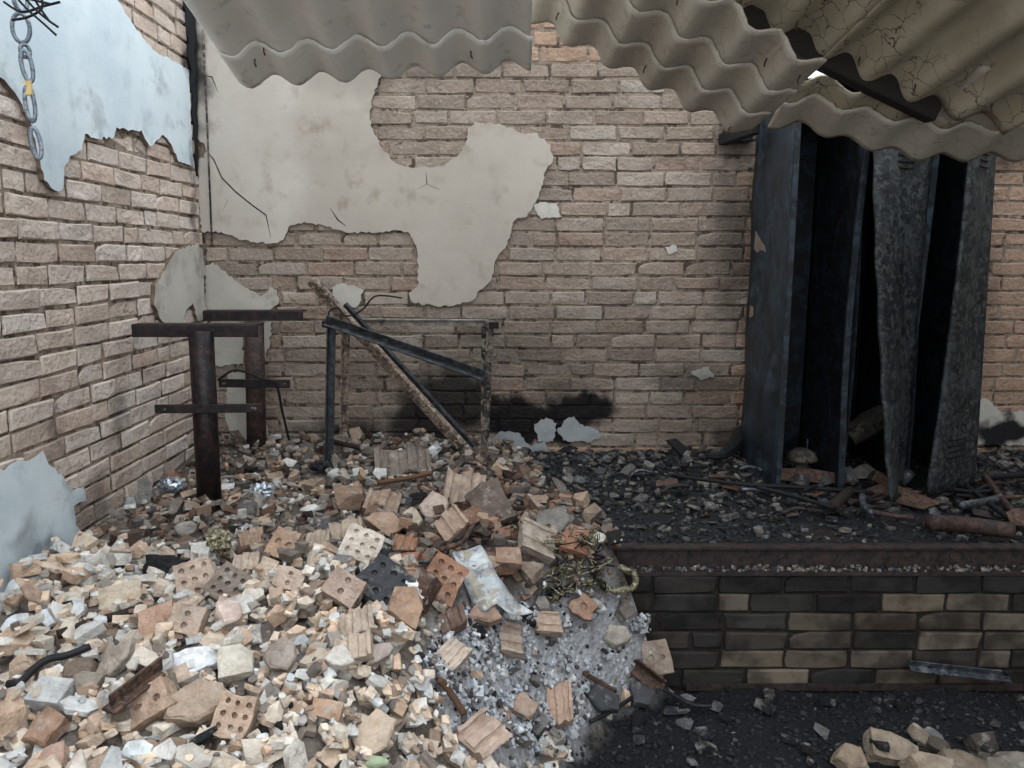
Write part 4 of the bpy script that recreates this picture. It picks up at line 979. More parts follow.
OR, eR, dR = atD(529, 17, 3.0), (.89, 0, -.456), (.146, -.986, .168)
sag = lambda s, t: (0, 0, -.03 * math.sin(min(1, max(0, s)) * 3.1))
sheet('corrugated_sheet', 'lowest strip of the tilted corrugated sheets in the top middle', OR, eR, dR, -.02, .945, 0, .19, M['sheet_dark'], phase=.5, nails=((.10, .1), (.47, .1), (.86, .05)))
sheet('corrugated_sheet', 'middle one of the three tilted corrugated sheets in the top middle', OR, eR, dR, -.03, .955, .10, .42, M['sheet_dark'], lift=.014, phase=.5, t1_right=.36)
sheet('corrugated_sheet', 'uppermost tilted corrugated sheet in the top middle, ending under the black purlin', OR, eR, dR, -.03, .95, .30, .67, M['sheet_dark'], lift=.028, phase=.5, t1_right=.565, t0_right=.26, nails=((.45, .5), (.80, .44), (.92, .46)))
# cracked sheets on the right above the purlin
O2 = atD(700, 4, 2.62); d2 = (.25, -.87, .2); e2 = atD(950, 112, 2.72) - O2
sheet('corrugated_sheet', 'cracked brown corrugated sheet above the black purlin, left one of two', O2, e2, d2, -.30, .60, -.02, 1.2, M['sheet_crack'], amp=.028, lift=.012, nails=((.1, .12), (.3, .1), (.45, .15)))
sheet('corrugated_sheet', 'crazed brown corrugated sheet at the top right, right one of two', O2, e2, d2, .44, 1.12, -.03, 1.5, M['sheet_crack'], amp=.028, lift=0, t0_right=.04, t0_bulge=-.02, nails=((.55, .06), (.75, .08), (1.0, .12)))
sheet('corrugated_sheet', 'smoked corrugated sheet still lying over the right side of the room', O2 + Vector((.85, -.1, .05)), (1, 0, -.1), d2, .05, 1.0, -.05, 1.6, M['sheet_dark'])  # extra roof sheet out of view, added to block light on the right
# sagging sheets hanging in front of the lockers
O3 = atD(768, 126, 3.02); e3 = atD(1035, 158, 2.95) - O3; d3 = (.12, -.95, .30)
dip = lambda s, t: (0, 0, -.045 * math.exp(-((s - .55) / .25) ** 2) * max(0, 1 - t * 2.2) + .02 * math.exp(-((s - .12) / .1) ** 2))
sheet('corrugated_sheet', 'sagging brown corrugated sheet hanging over the top of the lockers', O3, e3, d3, -.0, 1.2, 0, .18, M['sheet_dark'], amp=.017, deform=dip, phase=.3, t1_right=.22)
sheet('corrugated_sheet', 'bright-edged corrugated sheet lapped behind the sagging one by the purlin', O3, e3, d3, .0, .62, .10, .30, M['sheet_crack'], amp=.017, lift=.014, deform=dip, phase=.3, t1_right=.22)
sheet('corrugated_sheet', 'torn brown corrugated sheet above the sagging one at the right edge', O3, e3, d3, .52, 1.25, .12, .5, M['sheet_dark'], amp=.017, lift=.016, deform=dip, phase=.3, t0_right=.16)
# fixing nails under the sheets
# purlin
pa, pb = atD(560, -72, 2.50), atD(935, 112, 2.74)
o = link('roof_purlin', bar_mesh('roof_purlin', pa, pb, .06, .075, M['purlin'], bevel=.004)); tag(o, 'sooty black roof purlin running between the corrugated sheets', 'purlin')

# black steel bracket in the back wall
br = empty('steel_bracket', atY(736, 132, YB)); tag(br, 'black steel bracket sticking out of the back wall by the lockers', 'bracket')
child('plate', bar_mesh('plate', atY(724, 131, YB - .015), atY(752, 131, YB - .015), .03, .10, M['char'], bevel=.003), br)
child('arm', bar_mesh('arm', atY(722, 140, YB - .02), atY(756, 128, YB - .35), .04, .05, M['char'], bevel=.003), br)
child('bolt', tube_mesh('bolt', [atY(722, 124, YB - .02), atY(722, 124, YB - .05)], .012, M['rubber']), br)

# charred corner post and conduit
pc = [atY(x, y, YB - .04) for x, y in ((184, 0), (188, 14), (187, 28), (191, 42), (189, 56), (193, 70), (191, 84), (194, 98), (192, 112), (195, 126), (193, 140), (196, 158), (197, 176))]
o = link('charred_post', tube_mesh('charred_post', pc, [.04, .032, .04, .028, .034, .022, .028, .018, .024, .016, .02, .012, .004], M['char'], 7, smooth=False)); tag(o, 'charred black timber strip in the corner between the walls', 'post')
o = link('conduit_pipe', tube_mesh('conduit_pipe', [atY(203, 30, YB - .022), atY(207, 120, YB - .022), atY(212, 246, YB - .022)], .0045, M['frame_steel'])); tag(o, 'thin grey conduit running down the plaster by the corner', 'conduit')

# ------------------------------------------------------------------ lockers
LX0, LX1, LY0, LY1, LZ0, LZ1 = 1.15, 1.975, 3.37, 3.90, ZP, 2.26
lk = empty('locker_unit', ((LX0 + LX1) / 2, (LY0 + LY1) / 2, LZ0)); tag(lk, 'burnt blue-black steel locker unit with three compartments and twisted doors', 'locker')
def warp_panel(name, c00, c10, c01, c11, mat, thick, nu=10, nv=28, bend=None, parent=lk):
    V, F = [], []; c00, c10, c01, c11 = map(Vector, (c00, c10, c01, c11))
    n = (c10 - c00).cross(c01 - c00).normalized()
    for i in range(nu + 1):
        for j in range(nv + 1):
            u, v = i / nu, j / nv; p = (c00 * (1 - u) + c10 * u) * (1 - v) + (c01 * (1 - u) + c11 * u) * v
            if bend: p = p + n * bend(u, v)
            V.append(p)
    for i in range(nu):
        for j in range(nv):
            b = i * (nv + 1) + j; F.append((b, b + nv + 1, b + nv + 2, b + 1))
    o = child(name, mesh(name, V, F, mat, True), parent)
    m = o.modifiers.new('thickness', 'SOLIDIFY'); m.thickness = thick; m.offset = 0
    return o, (lambda u, v: (c00 * (1 - u) + c10 * u) * (1 - v) + (c01 * (1 - u) + c11 * u) * v + (n * bend(u, v) if bend else Vector()), n)
b1 = lambda u, v: .012 * math.sin(v * 7) * math.sin(u * 3.14) + .004 * math.sin(v * 19 + u * 5)
sp, (SPf, _n) = warp_panel('side_panel', (LX0 - .005, LY1, LZ0), (LX0, LY0, LZ0), (LX0, LY1, LZ1), (LX0 + .004, LY0, LZ1), M['locker_blue'], .004, bend=b1); sp['label'] = 'blue-black scorched side panel'
child('front_lip', bar_mesh('front_lip', (LX0 + .008, LY0, LZ0), (LX0 + .012, LY0, LZ1), .022, .016, M['locker'], up=(0, 1, 0)), lk)
warp_panel('side_panel', (LX1 + .01, LY0, LZ0), (LX1 + .005, LY1, LZ0), (LX1 - .015, LY0, LZ1), (LX1, LY1, LZ1), M['locker'], .004, bend=b1)
child('front_lip', bar_mesh('front_lip', (LX1 + .002, LY0, LZ0), (LX1 - .022, LY0, LZ1), .024, .016, M['locker'], up=(0, 1, 0)), lk)
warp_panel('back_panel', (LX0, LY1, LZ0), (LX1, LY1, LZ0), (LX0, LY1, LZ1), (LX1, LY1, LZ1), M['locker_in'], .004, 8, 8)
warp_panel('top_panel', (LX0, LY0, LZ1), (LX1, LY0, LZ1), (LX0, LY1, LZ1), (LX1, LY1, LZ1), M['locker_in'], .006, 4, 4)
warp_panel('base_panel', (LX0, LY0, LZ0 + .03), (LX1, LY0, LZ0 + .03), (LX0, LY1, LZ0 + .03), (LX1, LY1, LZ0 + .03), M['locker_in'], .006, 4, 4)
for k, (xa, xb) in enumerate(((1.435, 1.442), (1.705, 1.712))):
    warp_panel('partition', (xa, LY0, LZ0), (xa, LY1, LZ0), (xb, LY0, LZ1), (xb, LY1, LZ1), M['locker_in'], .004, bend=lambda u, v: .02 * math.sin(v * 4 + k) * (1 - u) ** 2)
    V = [(xa + (xb - xa) * j / 14 - .02 * math.sin(j / 14 * 4 + k) * 1, LY0 - .002, LZ0 + (LZ1 - LZ0) * j / 14) for j in range(15)]
    bm = bmesh.new()
    for j in range(14): bar_bm(bm, V[j], V[j + 1], .026, .014, (0, 1, 0))
    child('front_lip', bm_mesh('front_lip', bm, M['locker']), lk)
# door of the middle compartment, hinged on the right, torn open at the foot
dr, (Pf, nn) = warp_panel('door', (1.545, 3.15, ZP + .06), (1.70, 3.36, ZP + .08), (1.415, 3.29, LZ1 - .03), (1.703, 3.355, LZ1 - .03), M['locker_door'], .014, 10, 40,
    bend=lambda u, v: -.012 * math.sin(v * 3.2) * (1 - u) + .008 * math.sin(u * 6.3) + .003 * math.sin(v * 40 + u * 7), parent=lk); dr['label'] = 'twisted blackened locker door'
dr2, (Pf2, nn2) = warp_panel('door', (1.735, 3.235, ZP + .07), (2.0, 3.35, ZP + .07), (1.775, 3.20, LZ1 - .03), (1.955, 3.355, LZ1 - .03), M['locker_door'], .014, 10, 40,
    bend=lambda u, v: .02 * math.sin(v * 3) * (1 - u) + .006 * math.sin(u * 6.3), parent=lk); dr2['label'] = 'bent locker door leaning open'
def louvres(door, Pf, nn, u0, u1, vs):
    for v in vs:
        a, b = Pf(u0, v), Pf(u1, v); n = nn if nn.y < 0 else -nn
        bm = bmesh.new(); bar_bm(bm, a + n * .008, b + n * .008, .012, .007, up=(0, .3, 1))
        child('louvre', bm_mesh('louvre', bm, M['char']), door)
for vs in ([.805, .82, .835, .85], [.09, .105, .12, .135]):
    louvres(dr, Pf, nn, .38, .72, vs); louvres(dr2, Pf2, nn2, .3, .72, vs)
a = Pf(.12, .47); child('keyhole', box_mesh('keyhole', a - Vector((0, .011, 0)), (.006, .004, .014), M['char']), dr)
# flaked paint spots on the side panel
def spot(P, mat):
    vs = []
    for x, y in P:
        q = atX(x, y, LX0); u, v = (LY1 - q.y) / (LY1 - LY0), (q.z - LZ0) / (LZ1 - LZ0); vs.append(SPf(u, v) + Vector((-.0035, 0, 0)))
    n = len(vs); V = vs + [v + Vector((.003, 0, 0)) for v in vs]
    child('bare_patch', mesh('bare_patch', V, [tuple(range(n))] + [(i, (i + 1) % n, n + (i + 1) % n, n + i) for i in range(n)], mat), sp)
spot([(756, 231), (760, 240), (764, 247), (765, 252), (760, 250), (757, 253), (754, 249), (755, 240)], M['plaster_back'])
spot([(751, 305), (754, 307), (754, 316), (751, 318)], M['plaster_back'])

# junk inside the lockers
def lathe(name, prof, c, mat, n=14, R=None):
    V, F = [], []
    for r, z in prof:
        for k in range(n):
            q = Vector((r * math.cos(2 * math.pi * k / n), r * math.sin(2 * math.pi * k / n), z)); V.append(Vector(c) + (R @ q if R is not None else q))
    for i in range(len(prof) - 1):
        for k in range(n): F.append((i * n + k, i * n + (k + 1) % n, (i + 1) * n + (k + 1) % n, (i + 1) * n + k))
    F.append(tuple(range(n))[::-1]); F.append(tuple((len(prof) - 1) * n + k for k in range(n)))
    return mesh(name, V, F, mat, True)
M['junk'] = metal_mat('burnt_junk', ['#3a3630', '#565046', '#22201e'], .8, .1, 20)
c = atY(801, 470, 3.5); c.z = .58
jd = empty('burnt_lamp_head', c); tag(jd, 'burnt dome-shaped metal fitting standing in the first locker', 'fitting')
child('stem', lathe('stem', [(.03, -.04), (.04, .0), (.028, .05), (.03, .075)], c, M['junk']), jd)
child('dome', lathe('dome', [(.068, .07), (.07, .08), (.058, .105), (.03, .12), (.006, .124)], c, M['junk']), jd)
child('pin', tube_mesh('pin', [c + Vector((.02, 0, .11)), c + Vector((.022, 0, .165))], .004, M['junk']), jd)
c = atY(867, 425, 3.62)
o = link('burnt_bundle', tube_mesh('burnt_bundle', [c + Vector((-.08, 0, -.06)), c + Vector((0, 0, 0)), c + Vector((.08, .02, .04))], [.05, .062, .055], M['junk'], 9, smooth=False)); tag(o, 'grey burnt bundle wedged behind the twisted door', 'bundle')
for k, (x, y, s) in enumerate(((1.20, 3.5, .05), (1.27, 3.44, .06), (1.33, 3.5, .055), (1.39, 3.46, .05), (1.52, 3.5, .06), (1.60, 3.55, .07), (1.66, 3.48, .05), (1.36, 3.6, .06), (1.25, 3.62, .06))):
    o = link('burnt_lump', random.choice(CH), color=vary(random.choice(MIDG + BROWN + DARK), .2)); R = rot_of(.4, k, k * 2)
    o.matrix_basis = Matrix.Translation((x, y, .555 + s * .3)) @ R.to_4x4() @ Matrix.Diagonal((s * 1.3, s, s * .8, 1)); tag(o, ('small ' if s < .055 else 'large ') + colour_word(o.color) + ' burnt lump at the ' + ('back' if y > 3.52 else 'front') + ' of the ' + ('first' if x < 1.43 else 'second') + ' locker compartment', 'burnt lump', 'burnt lumps inside the lockers')

# ------------------------------------------------------------------ T-shaped pipe stands
def stand(lab, Y, pipe, topbar, lowbar, mats, base_z, group='pair of steel pipe stands'):
    (x0, y0), (x1, y1), r = pipe
    p0 = atY(x0, y0, Y); p1 = atY(x1, y1, Y); p1.z = base_z; p1.x = atY(x1, y1, Y).x
    t = empty('pipe_stand', (p1.x, Y, base_z)); tag(t, lab, 'stand', group)
    child('pipe', tube_mesh('pipe', [p1, p1.lerp(p0, .5), p0], r, mats[0], 20), t)
    for nm, ((a, b), (c, d), h) in (('top_bar', topbar), ('lower_bar', lowbar)):
        A, B = atY(a, b, Y - (r + .008 if nm == 'lower_bar' else 0)), atY(c, d, Y - (r + .008 if nm == 'lower_bar' else 0))
        if nm == 'top_bar':
            o = child(nm, bar_mesh(nm, A, B, .012, h, mats[1], bevel=.002), t)
            child('flange', bar_mesh('flange', A + Vector((0, .035, h / 2)), B + Vector((0, .035, h / 2)), .07, .006, mats[1]), o)
        else:
            o = child(nm, bar_mesh(nm, A, B, .012, h, mats[1], bevel=.002), t)
            for f in (.08, .92): child('bolt_hole', box_mesh('bolt_hole', A.lerp(B, f) + Vector((0, -.0065, 0)), (.009, .0015, .005), M['frame_steel']), o)
    return t
stand('black steel pipe stand with two crossbars, nearer of the two', 3.09, ((201, 331), (209, 495), .047), ((132, 331), (258, 331), .047), ((155, 409), (263, 408), .034), (M['pipe_black'], M['bar_black']), .50)
stand('rusty brown pipe stand with two crossbars close to the back wall', 3.81, ((254, 322), (256, 448), .046), ((203, 316), (303, 316), .046), ((219, 383), (290, 384), .040), (M['pipe_rust'], M['bar_black']), .50)
o = link('burnt_wire', tube_mesh('burnt_wire', smooth_path([atY(218, 380, 3.72), atY(232, 371, 3.72), atY(245, 372, 3.72), atY(262, 379, 3.72), atY(276, 384, 3.74), atY(282, 410, 3.76), atY(289, 440, 3.80)]), .006, M['char'], 6)); tag(o, 'black burnt wire hanging over the rusty stand crossbar', 'wire')

# ------------------------------------------------------------------ table frame
tf = empty('table_frame', (-.45, 3.7, .58)); tag(tf, 'scorched steel table frame without a top against the back wall', 'table frame')
yf, yb = 3.58, 3.84
FLt, FRt = atY(328, 323, yf), atY(494, 324, yf); BLt, BRt = atY(343, 319, yb), atY(488, 320, yb)
def leg(top, foot_px, Y, mat, side):
    f = atY(foot_px[0], foot_px[1], Y); f.z = .56
    child('leg', angle_mesh('leg', f, top, .032, .005, mat, (side, 0, 0), (0, 1, 0)), tf)
leg(FLt, (325, 458), yf, M['frame_dark'], 1); leg(FRt, (486, 466), yf, M['frame_steel'], -1)
leg(BLt, (340, 445), yb, M['plank'], 1); leg(BRt, (487, 445), yb, M['frame_steel'], -1)
M['frame_pale'] = metal_mat('pale_frame_steel', ['#857e75', '#4f4943', '#a39c93'], .75, .1, 7)
child('back_rail', angle_mesh('back_rail', BLt, BRt, .03, .005, M['frame_pale'], (0, 0, -1), (0, 1, 0)), tf)
child('side_rail', angle_mesh('side_rail', FLt, BLt, .03, .005, M['frame_dark'], (0, 0, -1), (1, 0, 0)), tf)
child('side_rail', angle_mesh('side_rail', FRt, BRt, .03, .005, M['frame_steel'], (0, 0, -1), (-1, 0, 0)), tf)
child('fallen_rail', angle_mesh('fallen_rail', FLt + Vector((-.01, -.02, 0)), atY(484, 379, yf - .02), .036, .005, M['frame_dark'], (.35, -.5, 1), (0, 1, .3)), tf)
for p in (FLt, FRt): child('corner_cap', box_mesh('corner_cap', p + Vector((0, -.012, -.005)), (.022, .014, .014), M['char']), tf)
pk = empty('leaning_plank', atY(462, 440, 3.74)); tag(pk, 'peeled and charred double strip leaning diagonally through the table frame', 'plank')
A, B = atY(311, 280, 3.76), atY(462, 446, 3.72)
child('board', bar_mesh('board', A, B, .03, .052, M['plank'], up=(.7, -.5, .6), bevel=.003), pk)
A2, B2 = atY(345, 304, 3.77), atY(474, 446, 3.75)
child('dark_strip', bar_mesh('dark_strip', A2, B2, .02, .02, M['frame_dark'], up=(.7, -.5, .6)), pk)
o = link('loose_wire', tube_mesh('loose_wire', smooth_path([atY(330, 322, 3.70), atY(329, 312, 3.70), atY(338, 308, 3.7), atY(346, 316, 3.7), atY(362, 310, 3.7), atY(376, 296, 3.7), atY(402, 298, 3.7)]), .004, M['char'], 6)); tag(o, 'thin black wire curling off the table frame corner', 'wire')

# ------------------------------------------------------------------ chain and wires, top left
ch = empty('hanging_chain', atD(20, -20, 2.05)); tag(ch, 'blue-grey steel chain hanging before the left wall plaster', 'chain')
def ring(cpx, wpx, hpx, D, r, yaw, tilt=0, mat='chain', nm='link'):
    c = atD(cpx[0], cpx[1], D); a, b = wpx * D / FPX / 2, hpx * D / FPX / 2; pts = []
    for k in range(20):
        q = 2 * math.pi * k / 20; v = Vector((a * math.cos(q), 0, b * math.sin(q))); v.rotate(Quaternion((0, 1, 0), tilt)); v.rotate(Quaternion((0, 0, 1), yaw)); pts.append(c + v)
    child(nm, tube_mesh(nm, pts, r, M[mat], 8, closed=True), ch)
ring((21, 28), 16, 28, 2.05, .0055, .2); ring((20, -4), 16, 30, 2.06, .0055, 1.2)
ring((25, 51), 9, 12, 2.05, .005, .9); ring((27, 66), 9, 30, 2.05, .0055, .5, -.12); ring((30, 104), 8, 34, 2.05, .0055, .6, -.05); ring((36, 143), 8, 30, 2.05, .0055, .4, -.1)
child('tag', bar_mesh('tag', atD(28, 81, 2.04), atD(29, 95, 2.04), .006, .016, M['cloth_yellow'], up=(1, 0, 0)), ch)
wires = empty('wire_bundle', atD(30, -10, 2.0)); tag(wires, 'tangle of black wires in the upper left corner', 'wires')
for P in ([(4, 2), (22, 12), (44, 6), (60, 2)], [(10, -10), (26, 8), (44, 24), (56, 35)], [(20, -8), (34, 8), (48, 20), (58, 27)], [(30, -8), (40, 8), (50, 22)], [(12, 20), (28, 17), (42, 8), (40, -8)], [(16, -6), (30, -1), (50, 4)]):
    child('wire', tube_mesh('wire', smooth_path([atD(x, y, 2.0) for x, y in P], 4), .0032, M['char'], 6), wires)

# ------------------------------------------------------------------ loose things on the heap
def on(px, py, lift=.02):
    p, t = hit(px, py, lift + .03); return p
def rod(name, lab, cat, pts, r, mat, lift=.03, n=8):
    P = [on(x, y, lift) for x, y in pts]
    for p in P:
        i_, j_ = int((p.x - GX0) / GR), int((p.y - GY0) / GR); p.z = min(max(p.z, gat(p.x, p.y) + r * .4), G0[min(max(i_, 0), len(gx) - 1), min(max(j_, 0), len(gy) - 1)] + .055)
    o = link(name, tube_mesh(name, smooth_path(P, 5), r, M[mat], n)); tag(o, lab, cat); return o
def crumple(name, lab, cat, px, py, wpx, hpx, mat, seed, lift=.035, amp=.35):
    p, t = hit(px, py, lift); bm = bmesh.new(); bmesh.ops.create_icosphere(bm, subdivisions=3, radius=1)
    p.z = max(p.z, gat(p.x, p.y) - .005)
    for v in bm.verts:
        k = 1 + amp * mnoise.noise(v.co * 3.1 + Vector((seed, 0, 0))) + amp * .7 * mnoise.noise(v.co * 8 + Vector((0, seed, 0)))
        v.co = Vector((v.co.x * k * px_m(wpx, t) / 2, v.co.y * k * px_m(hpx, t) / 2, v.co.z * k * px_m(hpx, t) / 2))
    o = link(name, bm_mesh(name, bm, M[mat]), loc=p); tag(o, lab, cat); return o
crumple('foil_ball', 'crumpled silver foil left of the black pipe foot', 'foil', 171, 487, 26, 16, 'foil', 1)
crumple('foil_ball', 'crumpled silver foil right of the black pipe foot', 'foil', 263, 500, 22, 16, 'foil', 2)
crumple('yellow_wrapper', 'crumpled yellow wrapper behind the cream six-hole brick', 'wrapper', 220, 557, 24, 24, 'yellow', 3)
crumple('burnt_bag', 'black and yellow burnt bag beside the yellow wrapper', 'bag', 165, 570, 44, 30, 'char', 4, .02)
crumple('burnt_bag', 'black crumpled plastic in the rear rubble before the table frame', 'bag', 322, 466, 22, 12, 'rubber', 5)
crumple('green_bottle', 'pale green plastic piece at the bottom edge', 'plastic', 365, 768, 48, 14, 'green', 6, .03, .1)
rod('charred_stick', 'charred black stick lying across the left heap', 'stick', [(57, 633), (90, 622), (125, 612), (141, 604)], .012, 'wood')
rod('black_hose', 'black rubber hose curving out of the left heap', 'hose', [(8, 682), (20, 681), (33, 668), (48, 658), (66, 654), (90, 645)], .009, 'rubber')
rod('brown_stick', 'brown wooden stick at the left border of the ash', 'stick', [(439, 680), (450, 693), (464, 714)], .010, 'wood_brown')
rod('brown_strip', 'dark rusty strip lying in the ash by the dark grey slab', 'strip', [(584, 672), (600, 682), (615, 691)], .009, 'rust')
rod('black_cable', 'black cable lying along the foot of the heap on the floor', 'cable', [(590, 722), (615, 714), (640, 698), (660, 693), (690, 704), (712, 706)], .007, 'rubber', .01)
rod('rusty_rod', 'rusty rod lying beside the scorched metal sheet top', 'rod', [(440, 548), (462, 541), (475, 520)], .008, 'rust')
rod('thin_bar', 'thin grey bar beside the blackened perforated slab', 'bar', [(375, 565), (400, 563), (432, 560)], .005, 'steel')
rod('charred_lath', 'charred lath lying behind the scorched tile bundle', 'lath', [(330, 440), (352, 445), (376, 450)], .012, 'wood')
rod('wood_lath', 'grey-brown lath under the scorched tile bundle', 'lath', [(378, 482), (405, 478), (432, 472)], .010, 'wood_brown')
# rusty bracket in the front heap
p0, p1 = on(108, 712, .05), on(160, 672, .05)
for q in (p0, p1): q.z = max(q.z, gat(q.x, q.y) + .006)
o = link('rusty_bracket', angle_mesh('rusty_bracket', p0, p1, .034, .006, M['rust'], (0, -.4, 1), (0, 1, 0))); tag(o, 'long brown rusty bracket pointing at the white tile', 'bracket')
p0, p1 = on(634, 668, .05), on(662, 690, .05)
o = link('rusty_angle', angle_mesh('rusty_angle', p0, p1, .045, .006, M['rust'], (.2, -.8, .6), (0, .4, .8))); tag(o, 'short rusty angle piece below the pale brick corner', 'angle')
# scorched metal sheet
SM = [(452, 553), (481, 544), (489, 560), (498, 580), (515, 598), (535, 612), (510, 614), (496, 606), (484, 613), (472, 600), (464, 580)]
p, t = hit(490, 580, .09)
nrm = Vector((.1, -.62, .78)).normalized()
def on_plane(x, y, P0, n):
    d = ray(x, y); o_ = Vector((0, 0, CAM_H)); k = (P0 - o_).dot(n) / d.dot(n); return o_ + d * k
p = Vector((p.x, p.y, max(p.z, gat(p.x, p.y) + .02)))
bm = bmesh.new(); vs = [bm.verts.new(on_plane(x, y, p, nrm) - p) for x, y in SM]; es = [bm.edges.new((vs[i], vs[(i + 1) % len(vs)])) for i in range(len(vs))]
bmesh.ops.triangle_fill(bm, use_beauty=True, edges=es); bmesh.ops.subdivide_edges(bm, edges=bm.edges[:], cuts=3, use_grid_fill=True)
for v in bm.verts: v.co += nrm * (.014 * math.sin(v.co.x * 38 + 1) + .008 * mnoise.noise(v.co * 25))
o = link('metal_sheet', bm_mesh('metal_sheet', bm, M['sheet_metal'], True), loc=p); m = o.modifiers.new('thickness', 'SOLIDIFY'); m.thickness = .0025
tag(o, 'scorched white metal sheet bent over the bricks in the middle', 'metal sheet')
# yellow melted wiring
yw = empty('melted_wiring', on(575, 580)); tag(yw, 'tangle of melted yellow and black wiring on the heap edge', 'wiring')
r_ = random.Random(4)
for k in range(60):
    cx, cy = r_.uniform(548, 602), r_.uniform(558, 602); P = []
    b0 = on(cx, cy, .03); b0.z = max(b0.z, gat(b0.x, b0.y))
    for q in range(4): P.append(b0 + Vector((r_.uniform(-.045, .045), r_.uniform(-.03, .03), r_.uniform(-.01, .05))))
    child('strand', tube_mesh('strand', smooth_path(P, 4), r_.uniform(.0018, .0036), M['yellow' if k % 3 else 'char'], 5), yw)
c = on(618, 579, .06); c.z = max(c.z, gat(c.x, c.y) + .02)
pts = [c + Vector((.062 * math.cos(k * .3142), .05 * math.sin(k * .3142), .022 * math.sin(k * .3142) + .004 * math.sin(k * 1.7))) for k in range(20)]
o = link('melted_ring', tube_mesh('melted_ring', pts, .011, M['yellow'], 8, closed=True)); tag(o, 'melted cream-yellow ring at the platform edge', 'ring')

# ------------------------------------------------------------------ burnt metal on the platform
rod('rusty_pipe', 'thick rusty pipe lying on the soot at the right end of the platform', 'pipe', [(930, 521), (970, 524), (1014, 530)], .030, 'pipe_rust', .03, 14)
rod('steel_rod', 'long thin black rod lying before the lockers', 'rod', [(672, 472), (740, 481), (800, 484), (872, 489)], .009, 'char', .04)
rod('steel_rod', 'thin black rod slanting from the long rod to the soot', 'rod', [(748, 485), (790, 495), (834, 508)], .009, 'char', .02)
rod('steel_rod', 'short rusty rod lying left of the thick rusty pipe', 'rod', [(872, 512), (895, 516), (914, 518)], .010, 'pipe_rust', .02)
for k, (P, lab) in enumerate((([(930, 459), (955, 478)], 'thin grey rod slanting at the foot of the bent door'), ([(966, 480), (990, 498), (1010, 512)], 'black rod at the right slanting towards the thick pipe'), ([(985, 470), (1000, 490), (1014, 506)], 'rusty tube behind the thick rusty pipe'),
                              ([(960, 500), (985, 496), (1002, 492)], 'grey-green pipe stub above the thick rusty pipe'), ([(985, 472), (1024, 470)], 'black rod along the right edge by the wall'), ([(945, 482), (975, 486), (1000, 484)], 'black thin rod lying between the rod pile and lockers'))):
    rod('steel_rod', lab, 'rod', P, (.007, .012, .014, .018, .014, .008)[k], ('steel', 'char', 'pipe_rust', 'steel', 'char', 'char')[k], .05)
def flat(name, lab, cat, P, mat, t=.006, lift=.05, n=(0, -.45, .9)):
    cx, cy = sum(x for x, _ in P) / len(P), sum(y for _, y in P) / len(P); p, _ = hit(cx, cy, lift); n = Vector(n).normalized(); p.z = max(p.z, gat(p.x, p.y) + .004)
    v3 = [on_plane(x, y, p, n) - p for x, y in P]; k = len(v3); V = v3 + [v - n * t for v in v3]
    o = link(name, mesh(name, V, [tuple(range(k)), tuple(range(k, 2 * k))[::-1]] + [(i, k + i, k + (i + 1) % k, (i + 1) % k) for i in range(k)], M[mat]), loc=p); tag(o, lab, cat); return o
flat('rusty_plate', 'orange rusty plate lying before the twisted locker door', 'plate', [(866, 489), (882, 483), (900, 486), (920, 494), (942, 503), (922, 509), (900, 503)], 'rust')
flat('rusty_box_side', 'orange-brown rusty box side at the foot of the first locker', 'plate', [(777, 468), (812, 469), (846, 474), (848, 484), (812, 482), (777, 480)], 'rust', .03, .05, (0, -.9, .45))
flat('charred_board', 'black charred board standing by the back wall left of the lockers', 'board', [(667, 440), (676, 438), (690, 450), (700, 456), (684, 457)], 'char', .012, .05, (.2, -.8, .6))
flat('rusty_flake', 'orange rusty flake at the right edge of the platform', 'plate', [(1006, 512), (1016, 508), (1028, 510), (1028, 526), (1012, 524)], 'rust', .006, .06)
P = [on(x, y, .04) for x, y in ((706, 456), (722, 455), (734, 446), (740, 434))]
o = link('rubber_strip', tube_mesh('rubber_strip', smooth_path(P, 5), [.012 + .002 * k for k in range(16)], M['char'], 7, smooth=False)); tag(o, 'thick black burnt rubber strip curling up at the locker side', 'rubber strip')
c = on(905, 478, .05); c.z = max(c.z, gat(c.x, c.y) + .02)
cn = empty('steel_can', c); tag(cn, 'small blue-grey steel can lying on the rusty plate', 'can')
Rc = frame(Vector((.35, -.3, .9)))
child('can_body', lathe('can_body', [(.022, -.032), (.024, -.028), (.024, .028), (.022, .032)], c, M['steel'], 14, Rc), cn); child('rim', tube_mesh('rim', [c + Rc @ Vector((.023 * math.cos(k * .5236), .023 * math.sin(k * .5236), .032)) for k in range(12)], .003, M['steel'], 6, closed=True), cn)
rod('bent_fitting', 'grey twisted metal fitting before the rusty plate', 'fitting', [(862, 494), (864, 504), (872, 512)], .013, 'steel', .03)
rod('burnt_roll', 'brown burnt roll lying among the rods before the lockers', 'roll', [(834, 505), (842, 497), (850, 490)], .022, 'wood', .03)
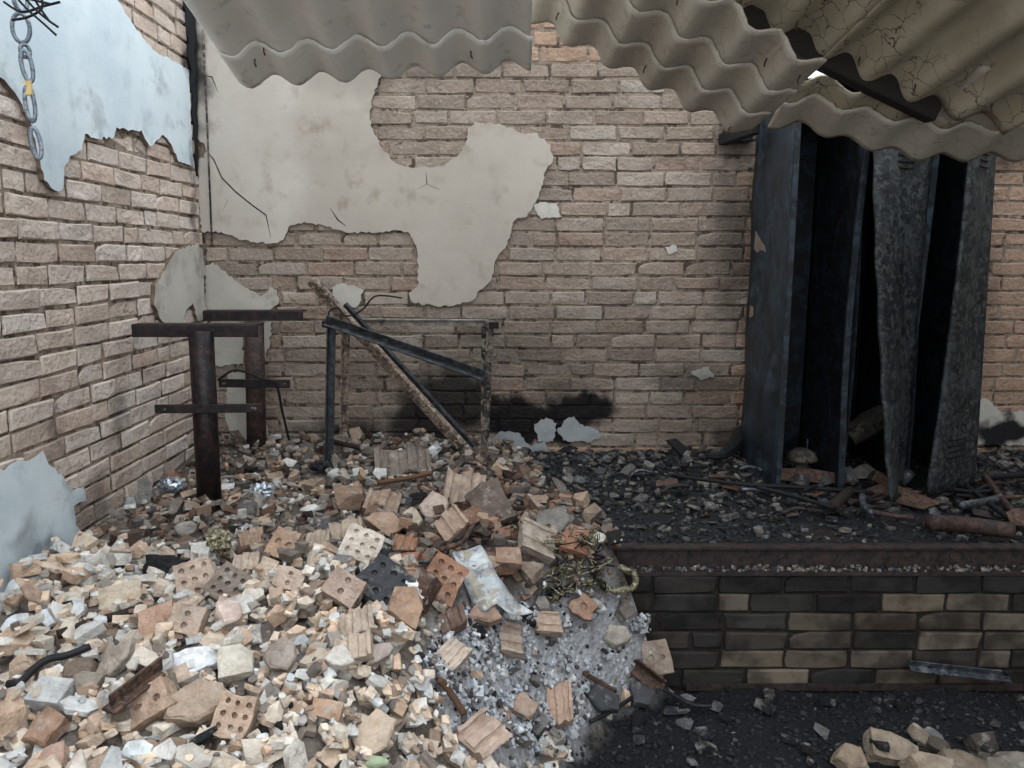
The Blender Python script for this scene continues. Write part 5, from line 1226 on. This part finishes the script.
# shiny angle bar leaning at the foot of the platform face
mb = empty('angle_bar', (1.45, YP - .04, .03)); tag(mb, 'blue-grey metal bar resting at the foot of the sooty brick face', 'bar')
child('bar', angle_mesh('bar', atY(910, 668, YP - .045), atY(1010, 679, YP - .045), .03, .005, M['steel'], (0, -.5, 1), (0, 1, 0)), mb)
child('knob', tube_mesh('knob', [atY(1006, 675, YP - .06), atY(1006, 670, YP - .06)], .008, M['char']), mb)

# tangle of small burnt metal before the lockers
r_ = random.Random(21)
for k in range(44):
    px, py = (r_.uniform(790, 1022), r_.uniform(474, 514)) if k < 34 else (r_.uniform(640, 790), r_.uniform(462, 500))
    b0, t = hit(px, py, .03); b0.z = min(max(b0.z, gat(b0.x, b0.y)), b0.z + .03); ln = r_.uniform(.05, .16); a = r_.uniform(-.7, .7) + (math.pi if r_.random() < .5 else 0)
    if 1.11 < b0.x < 2.02 and b0.y > 3.30: b0.y = 3.27
    dv = Vector((math.cos(a), math.sin(a) * .6, r_.uniform(-.15, .35))) * ln; md = Vector((r_.uniform(-.02, .02), 0, r_.uniform(0, .025)))
    mt = r_.choice(('rust', 'char', 'char', 'pipe_rust', 'steel', 'bar_black', 'wood'))
    if k % 4 == 0:
        me = bar_mesh('metal_scrap', b0 - dv * .35, b0 + dv * .35, r_.uniform(.02, .05), .005, M[mt], up=(r_.uniform(-.4, .4), -.3, 1), bevel=.001)
    else: me = tube_mesh('metal_scrap', smooth_path([b0 - dv * .5, b0 + md, b0 + dv * .5], 4), r_.uniform(.004, .011), M[mt], 7)
    me.transform(Matrix.Translation(-b0)); o = link('metal_scrap', me, loc=b0)
    w_ = {'rust': 'rusty', 'pipe_rust': 'reddish', 'steel': 'grey', 'char': 'black', 'bar_black': 'dark', 'wood': 'charred'}[mt]
    tag(o, near_label(b0.x, b0.y, .04 if ln < .09 else .07, (.02, .02, .02) if mt in ('char', 'bar_black') else (.10, .06, .04) if 'rust' in mt else (.12, .12, .12), w_ + (' flat scrap' if k % 4 == 0 else ' bent scrap'), 0, 'long' if ln > .1 else 'short', 'metal scraps before the lockers'), 'metal scrap', 'metal scraps before the lockers')
